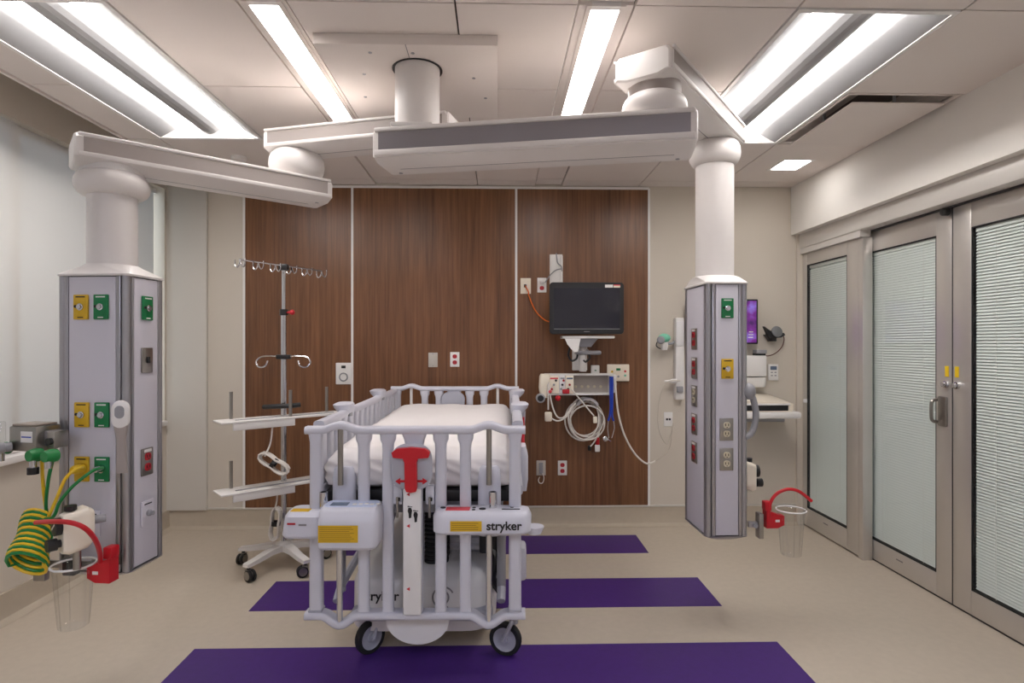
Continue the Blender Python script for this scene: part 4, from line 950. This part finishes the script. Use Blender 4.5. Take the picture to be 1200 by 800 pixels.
# intercom and small box
t = wthing('intercom_panel', 'white intercom panel with green display and round coloured buttons right of the rack', 'intercom', 724, 436.5)
B(-.09, .09, -.02, 0, -.068, .068, b=.006).build('housing', CREAM, t)
B(-.017, .017, -.0215, -.019, .018, .036).build('display', GRN, t, smooth=False)
for x, z, c in ((-.05, .01, YEL), (.055, .012, PINKL), (.055, -.022, TEAL), (-.05, -.025, GREYP), (.0, -.03, GREYP)):
    MB().axis_lathe((x, -.02, z), (0, -1, 0), [(.009, 0), (.009, .004), (.001, .004)], 12).build('button', c, t)
t = wthing('sensor_box', 'small white box with a tiny green light on top of the module rack', 'sensor box', 697, 433.5)
B(-.033, .033, -.035, 0, -.04, .04, b=.005).build('housing', WHITE, t); B(-.008, .008, -.0365, -.034, -.005, .003).build('indicator', GRN, t, smooth=False)
# jack plate by the instrument panel
t = wthing('jack_plate', 'white wall plate with two dark jacks on the beige wall', 'wall plate', 783, 491, YB)
B(-.036, .036, -.006, 0, -.058, .058, b=.003).build('plate', WHITE, t)
for s_ in (-1, 1): B(s_*.011 - .008, s_*.011 + .008, -.0075, -.005, -.008, .008).build('jack', INK, t, smooth=False)
# diagnostic instrument rail and its light
t = wthing('instrument_panel', 'white upright instrument panel on the beige wall behind the boom column', 'instrument panel', 794, 420, YB)
B(-.036, .036, -.07, 0, -.33, .33, b=.012).build('body', WHITE, t)
B(-.032, .032, -.075, -.068, .10, .30, b=.004).build('upper_cover', WPLAST, t)
MB().axis_lathe((-.03, -.06, -.18), (-1, -.15, .0), [(.02, 0), (.02, .03), (.012, .05), (.008, .10), (.001, .10)], 14).build('lever', WHITE, t)
B(-.03, .02, -.09, -.06, -.27, -.22, b=.006).build('cradle', GREYP, t)
t = wthing('exam_light', 'pale green capped instrument on a short grey arm beside the instrument panel', 'exam light', 797, 402, YB)
MB().tube([(-.062, -.04, .015), (-.09, -.09, .0), (-.135, -.09, -.005)], .010, 8, 5).build('arm', GREYP, t)
MB().ball((-.155, -.09, .04), .05, sz=.75).build('cap', TEAL, t)
MB().axis_lathe((-.185, -.1, .025), (-.3, -1, 0), [(.001, 0), (.03, 0), (.032, .03), (.02, .04), (.001, .04)], 16).build('head', GREYP, t)
MB().loft([(-.055, -.155, -.09, .04, .04, .012), (-.02, -.155, -.09, .055, .05, .015), (.02, -.155, -.09, .05, .05, .015)]).build('body', WHITE, t)
MB().tube([(-.21, -.1, .02), (-.225, -.11, -.02), (-.19, -.1, -.045)], .004, 6, 5).build('wire', BLACK, t)
# computer behind the boom column
YPC = YB - .10
p = onY(846, 403, YPC); k = YPC/F; w, h = 86*k, 53*k
t = thing('computer_monitor', 'wall computer monitor showing a purple picture, mostly behind the boom column', 'monitor', (p.x, YPC, p.z))
MB().loft_y([(.03, 0, h/2, w - .06, h - .06, .02), (.02, 0, h/2, w, h, .008), (0, 0, h/2, w, h, .008)], 3).build('bezel', BLACK, t)
SM = bpy.data.materials.new('purple_picture'); SM.use_nodes = True; nt = SM.node_tree; bs = nt.nodes['Principled BSDF']
tc = nt.nodes.new('ShaderNodeTexCoord'); ns = nt.nodes.new('ShaderNodeTexNoise'); ns.inputs['Scale'].default_value = 9; ns.inputs['Detail'].default_value = 4
nt.links.new(tc.outputs['Object'], ns.inputs['Vector']); rp = nt.nodes.new('ShaderNodeValToRGB'); e = rp.color_ramp.elements
e[0].position = .3; e[0].color = rgb((46, 14, 74)); e[1].position = .72; e[1].color = rgb((150, 130, 230)); q = rp.color_ramp.elements.new(.5); q.color = rgb((122, 40, 140))
nt.links.new(ns.outputs['Fac'], rp.inputs[0]); nt.links.new(rp.outputs[0], bs.inputs['Emission Color']); bs.inputs['Emission Strength'].default_value = .85
bs.inputs['Base Color'].default_value = (.01, .01, .02, 1); bs.inputs['Roughness'].default_value = .2
B(-w/2 + .012, w/2 - .012, -.0012, .0, .012, h - .012).build('screen', SM, t, smooth=False)
for i in range(3): B(w/2 - .08 + .004*i, w/2 - .04, -.002, -.001, .05 + .022*i, .057 + .022*i).build('caption_line', WHITE, t, smooth=False)
B(-.05, .05, .028, .10, h/2 - .06, h/2 + .06, b=.004).build('wall_bracket', GREYP, t)
t = thing('badge_scanner', 'black handheld scanner in its holder with a looping cord right of the purple screen', 'scanner', onY(902, 392, YB))
MB().loft([(-.055, .0, -.04, .06, .05, .012), (-.03, -.005, -.04, .07, .06, .015), (.0, -.02, -.045, .1, .07, .02)]).build('holder', BLACK, t)
m = MB(); m.prism_y([(-.085, .065), (-.035, .03), (.075, .012), (.085, -.005), (.05, -.025), (-.03, -.03), (-.055, .0)], -.09, -.05); m.build('body', BLACK, t)
MB().axis_lathe((.015, -.09, .022), (.1, -1, .3), [(.001, 0), (.045, 0), (.045, .008), (.03, .016), (.001, .018)], 20).build('window', mat('scanner_grey', (120, 122, 124), .2), t)
m = MB(); m.tube([(.08, -.06, -.005), (.09, -.06, -.04), (.075, -.05, -.10), (.03, -.04, -.15), (-.03, -.04, -.172), (-.09, -.05, -.165), (-.14, -.05, -.14)], .004, 6, 5); m.build('cord', mat('brown_cord', (96, 52, 44), .5), t)
t = thing('supply_dispenser', 'white wall dispenser box stacked in two sections under the purple screen', 'dispenser', onY(880, 434, YB))
MB().box(-.09, .088, -.10, 0, -.045, .125, b=.012).build('upper_box', WHITE, t)
m = MB(); m.loft([(-.13, -.002, -.05, .16, .08, .02), (-.115, 0, -.05, .175, .1, .03), (-.052, 0, -.05, .178, .1, .02)]); m.build('lower_box', WHITE, t)
B(.0, .085, -.105, -.03, .14, .17, b=.005).build('card_reader', GREYP, t); B(.0, .08, -.09, -.03, .12, .142).build('reader_stem', BLACK, t)
t = thing('wall_thermostat', 'small white thermostat with grey display next to the glass doors', 'thermostat', onY(905, 436, YB))
B(-.042, .042, -.022, 0, -.066, .066, b=.006).build('housing', WHITE, t); B(-.026, .026, -.0235, -.021, .02, .05).build('display', BLUEG, t, smooth=False)
for i in range(4): B(-.022 + .03*(i % 2), -.006 + .03*(i % 2), -.0235, -.021, -.005 - .025*(i//2), .004 - .025*(i//2), b=.001).build('key', GREYP, t)
p = onY(885, 485, YB - .05)
t = thing('wall_shelf', 'white wall shelf under the dispenser carrying the printer', 'shelf', (p.x - .08, YB, p.z))
B(-.28, .30, -.36, 0, 0, .05, b=.012).build('tray', WHITE, t); B(-.2, .2, -.3, 0, -.03, 0, b=.006).build('bracket', GREYP, t)
sh = t.location
t = thing('label_printer', 'low white printer with open dark mouth on the wall shelf', 'printer', (sh.x + .02, sh.y - .18, sh.z + .05))
m = MB(); m.rings([[(-.22, y, 0), (.22, y, 0), (.23, y, .02), (.23, y, .06), (.16, y, zt_), (-.16, y, zt_ + .012), (-.23, y, .06), (-.23, y, .02)] for y, zt_ in ((-.15, .072), (-.1, .095), (.13, .11), (.15, .1))]); m.build('case', CREAM, t, ang=30)
B(-.19, .19, -.1545, -.12, .008, .05, b=.003).build('mouth', BLACK, t)
B(-.2, .2, -.165, -.148, .05, .064, b=.004).build('cover_lip', WHITE, t)

# ------------------------------------------------------------------ gas and suction gear on the window-side column
pf = lambda px, py, Y: onY(px, py, Y)
t = thing('gas_blender', 'steel gas blender box with a blue-lined white label hung beside the yellow outlets', 'gas blender', pf(40, 512, 2.36), math.radians(-14))
B(-.06, .072, -.05, .05, -.048, .048, b=.006).build('housing', STEEL, t); B(-.05, .06, -.045, .045, .048, .056, b=.002).build('lid', mat('tan_lid', (150, 138, 128), .4, metal=.5), t)
o = B(-.0, .055, -.0515, -.049, -.012, .03).build('label', WHITE, t, smooth=False); B(.004, .051, -.0522, -.0510, .006, .011).build('label_line', BLUE, o, smooth=False)
B(.072, .1, -.02, .03, -.03, .03, b=.004).build('rail_bracket', ALU, t); B(.098, .135, -.03, .03, -.035, .03, b=.006).build('rail_clamp', STEEL, t)
MB().axis_lathe((.117, -.03, -.008), (0, -1, 0), [(.014, 0), (.014, .012), (.001, .012)], 14).build('clamp_knob', BLACK, t)
MB().axis_lathe((-.04, -.055, -.03), (-.5, -1, 0), [(.018, 0), (.018, .02), (.021, .022), (.021, .055), (.016, .06), (.001, .06)], 18).build('selector_knob', GREYP, t)
MB().axis_lathe((-.065, -.05, -.032), (-.6, -1, 0), [(.02, 0), (.02, .014), (.001, .014)], 16).build('green_collar', GRNT, t)
for x, kk in ((.07, .03), (.142, .045)):
    MB().axis_lathe((x + .02, -.045, -.055), (-.1, -1, 0), [(.001, 0), (.024, 0), (.027, .02), (.02, .045), (.001, .045)], 16).build('green_fitting', GRNT, t)
    MB().cyl((x + .02, -.075, -.10), (x + .02, -.075, -.07), .012, n=12).build('nozzle', CHROME, t)
MB().cyl((.09, -.075, -.125), (.09, -.075, -.1), .019, n=14).build('black_nut', BLACK, t)
t = thing('flow_meter', 'clear tube flow meter with green knob at the far end of the blender', 'flow meter', pf(1, 525, 2.36))
MB().lathe([(.016, .01), (.016, .10), (.012, .105), (.001, .105)], n=14).build('tube', CLEAR, t); MB().lathe([(.012, -.05), (.012, -.02), (.02, -.018), (.02, .012), (.015, .014)], n=14).build('base', CHROME, t)
MB().axis_lathe((.015, -.01, .0), (1, -.4, 0), [(.012, 0), (.012, .02), (.018, .022), (.018, .036), (.001, .036)], 14).build('knob', GRNT, t)
MB().cyl((.03, 0, -.005), (.075, .01, .0), .006, n=8).build('link_pipe', CHROME, t)
def hose(name, label, m0, start, end, ph, r):
    t = thing(name, label, 'hose'); A = pf(45, 604, 2.30); Bm = pf(31, 662, 2.22); d = Bm - A; ax = (d.normalized() + Vector((-.15, -.75, 0))).normalized()
    u = Vector((1, 0, .12)); u = (u - ax*u.dot(ax)).normalized(); w_ = ax.cross(u)
    pts = [Vector(q) for q in start]; n = 8.0; N = int(n*14)
    hx_ = []
    for i in range(N + 1):
        f = i/N; a = 2*PI*n*f + ph; R_ = .044 + .022*f + .004*math.sin(9*f)
        hx_.append(A + d*f + (u*math.cos(a) + w_*math.sin(a))*R_)
    p1 = smooth_path(pts + [hx_[0]], 6)[:-1]; p2 = smooth_path([hx_[-1]] + [Vector(q) for q in end], 6)[1:]
    MB().tube(p1 + hx_ + p2, r, 7).build('tube', m0, t)
    return t
hy = hose('coiled_air_hose', 'yellow coiled air hose from the lowest yellow outlet to the blender', YELT, [pf(97, 548, 2.355), pf(88, 550, 2.30), pf(76, 562, 2.28), pf(66, 585, 2.27), pf(58, 603, 2.27)], [pf(52, 640, 2.36), pf(58, 615, 2.38), pf(53, 590, 2.36), pf(50, 560, 2.31), pf(49, 535, 2.29)], .0, .0062)
MB().axis_lathe(pf(97, 548, 2.40), (-.15, -1, 0), [(.015, 0), (.018, .01), (.018, .04), (.012, .05), (.001, .05)], 14).build('plug', YELT, hy)
hg = hose('coiled_oxygen_hose', 'green coiled oxygen hose from the lowest green outlet to the blender', GRNT, [pf(120, 548, 2.355), pf(108, 552, 2.29), pf(86, 569, 2.27), pf(70, 588, 2.26), pf(60, 607, 2.26)], [pf(54, 650, 2.35), pf(60, 622, 2.37), pf(54, 596, 2.35), pf(57, 560, 2.31), pf(63, 535, 2.30)], PI, .0062)
MB().axis_lathe(pf(121, 548, 2.40), (-.2, -1, 0), [(.012, 0), (.015, .01), (.012, .04), (.001, .05)], 14).build('plug', CHROME, hg)
# suction regulator
def regulator(label, loc, rz, dp=1.0):
    t = thing('suction_regulator', label, 'suction regulator', loc, rz)
    m = MB(); m.loft_y([(0, 0, 0, .062, .135, .016), (.02, .0, 0, .078, .15, .02), (.075*dp, 0, .012, .088, .15, .022), (.095*dp, 0, .015, .07, .12, .02)], 4); m.build('body', CREAM, t)
    o = MB().axis_lathe((-.002, 0, .03), (0, -1, 0), [(.032, 0), (.032, .02), (.026, .022), (.001, .022)], 22).build('gauge', BLACK, t)
    MB().prism_y([(-.016, .022), (.014, .046), (.016, .040), (-.012, .018)], -.0235, -.0222).build('needle', WHITE, o)
    MB().axis_lathe((0, 0, -.032), (0, -1, 0), [(.014, 0), (.014, .01), (.022, .012), (.022, .042), (.001, .042)], 18).build('knob', BLACK, t)
    MB().lathe([(.02, .08), (.02, .098), (.001, .098)], (0, .03, 0), 14).build('top_knob', BLACK, t)
    MB().cyl((0, .05, -.14), (0, .05, -.07), .013, n=12).build('outlet_stem', STEEL, t)
    MB().axis_lathe((0, .09*dp, .03), (.3, 1, 0), [(.014, 0), (.016, .02), (.014, .05), (.001, .05)], 14).build('wall_coupling', GREYP, t)
    return t
regulator('white suction regulator with black gauge and knob on the window-side column', pf(71, 626, 2.17), math.radians(-38))
def canister(label, loc, r=.072, hgt=.235):
    t = thing('suction_canister', label, 'canister', loc)
    m = MB(); n = 32
    m.lathe([(.001, .0), (r*.62, .0), (r*.68, .004), (r*.70, .012), (r*.82, hgt*.55), (r*.93, hgt*.97), (r*1.0, hgt*.99)], n=n, cap=False); m.build('cup', CLEAR, t)
    m = MB(); m.tube([(r*1.0*math.cos(2*PI*j/n), r*1.0*math.sin(2*PI*j/n), hgt) for j in range(n)], .0042, 6, 0, True); m.build('rim', mat('clear_rim', (226, 224, 222), .2), t)
    for q in range(3):
        a = 2*PI*q/3 + .3; MB().tube([(r*.71*math.cos(a), r*.71*math.sin(a), .006), (r*.935*math.cos(a), r*.935*math.sin(a), hgt*.95)], .0022, 5).build('rib', CLEAR, t)
    return t
c = pf(86, 661, 2.27); canister('empty clear suction canister hanging at the window-side column', (c.x, c.y, c.z - .235))
t = thing('canister_rail', 'steel rail with clamp plates at the foot of the window-side column', 'equipment rail', TA @ Vector((0, -AD/2, .60)), AR)
B(-.17, .13, -.052, -.042, -.014, .014, b=.002).build('bar', STEEL, t)
for x in (-.09, .11): B(x - .012, x + .012, -.042, .0, -.012, .012).build('standoff', STEEL, t)
B(-.185, -.135, -.075, -.05, -.06, .055, b=.004).build('clamp_plate', STEEL, t); B(.05, .12, -.066, -.054, -.04, .03, b=.004).build('clamp_plate', ALU, t)
MB().axis_lathe((.10, -.066, .0), (0, -1, 0), [(.013, 0), (.013, .014), (.001, .014)], 14).build('clamp_knob', BLACK, t)
B(-.05, .0, -.09, -.055, -.03, .03, b=.006).build('canister_block', BLACK, t)
def red_bracket(label, loc, rz, s=1):
    t = thing('canister_holder', label, 'canister holder', loc, rz)
    m = MB(); m.rings([[(x*s, y, z) for y, z in q] for x, q in ((-.055, ((-.018, -.035), (.018, -.035), (.018, .012), (-.018, .012))), (-.02, ((-.022, -.05), (.022, -.05), (.022, .02), (-.022, .02))), (.04, ((-.024, -.05), (.024, -.05), (.024, .045), (-.024, .045))))]); m.build('arm', RED, t)
    B(.012*s, .046*s, -.022, .022, .04, .085, b=.004).build('clip', RED, t)
    B(-.028*s, -.006*s, -.0245, -.021, -.018, -.006).build('label', WHITE, t, smooth=False)
    return t
red_bracket('red canister holder clipped to the rail of the window-side column', pf(122, 665, 2.29), AR)
tag(MB().tube([pf(42, 612, 2.20), pf(58, 611, 2.12), pf(82, 612, 2.06), pf(100, 619, 2.07), pf(112, 633, 2.13), pf(117, 648, 2.22), pf(117.5, 660, 2.28)], .0085, 10, 6).build('suction_tube', RED), 'red tube arching from the coiled hoses over to the red holder', 'tube')
# the same gear on the door-side column
rx = BW/2
p = TB @ Vector((rx + .098, -.02, .765))
tr = regulator('white suction regulator on the side of the door-side column', p, math.radians(90), .7)
b0 = pf(890, 614, 3.02)
t = thing('canister_rail', 'steel bracket plate beside the foot of the door-side column', 'equipment rail', b0, 0)
B(-.012, .012, -.025, .025, -.07, .06, b=.004).build('clamp_plate', STEEL, t)
B(-.06, -.012, -.012, .012, -.014, .014, b=.003).build('bar', ALU, t)
MB().axis_lathe((-.03, -.012, .0), (0, -1, 0), [(.013, 0), (.013, .014), (.001, .014)], 14).build('clamp_knob', GREYP, t)
red_bracket('red canister holder beside the foot of the door-side column', pf(905, 606, 3.02), 0, -1)
c = pf(927, 597, 3.02); canister('empty clear suction canister hanging at the door-side column', (c.x, c.y, c.z - .235))
tag(MB().tube([pf(901, 606, 3.0), pf(901.5, 594, 3.0), pf(906, 583, 3.0), pf(914, 576, 3.0), pf(925, 573, 3.0), pf(937, 576, 3.0), pf(951, 587, 3.0)], .0085, 10, 6).build('suction_tube', RED), 'short red tube arching from the holder towards the glass doors', 'tube')
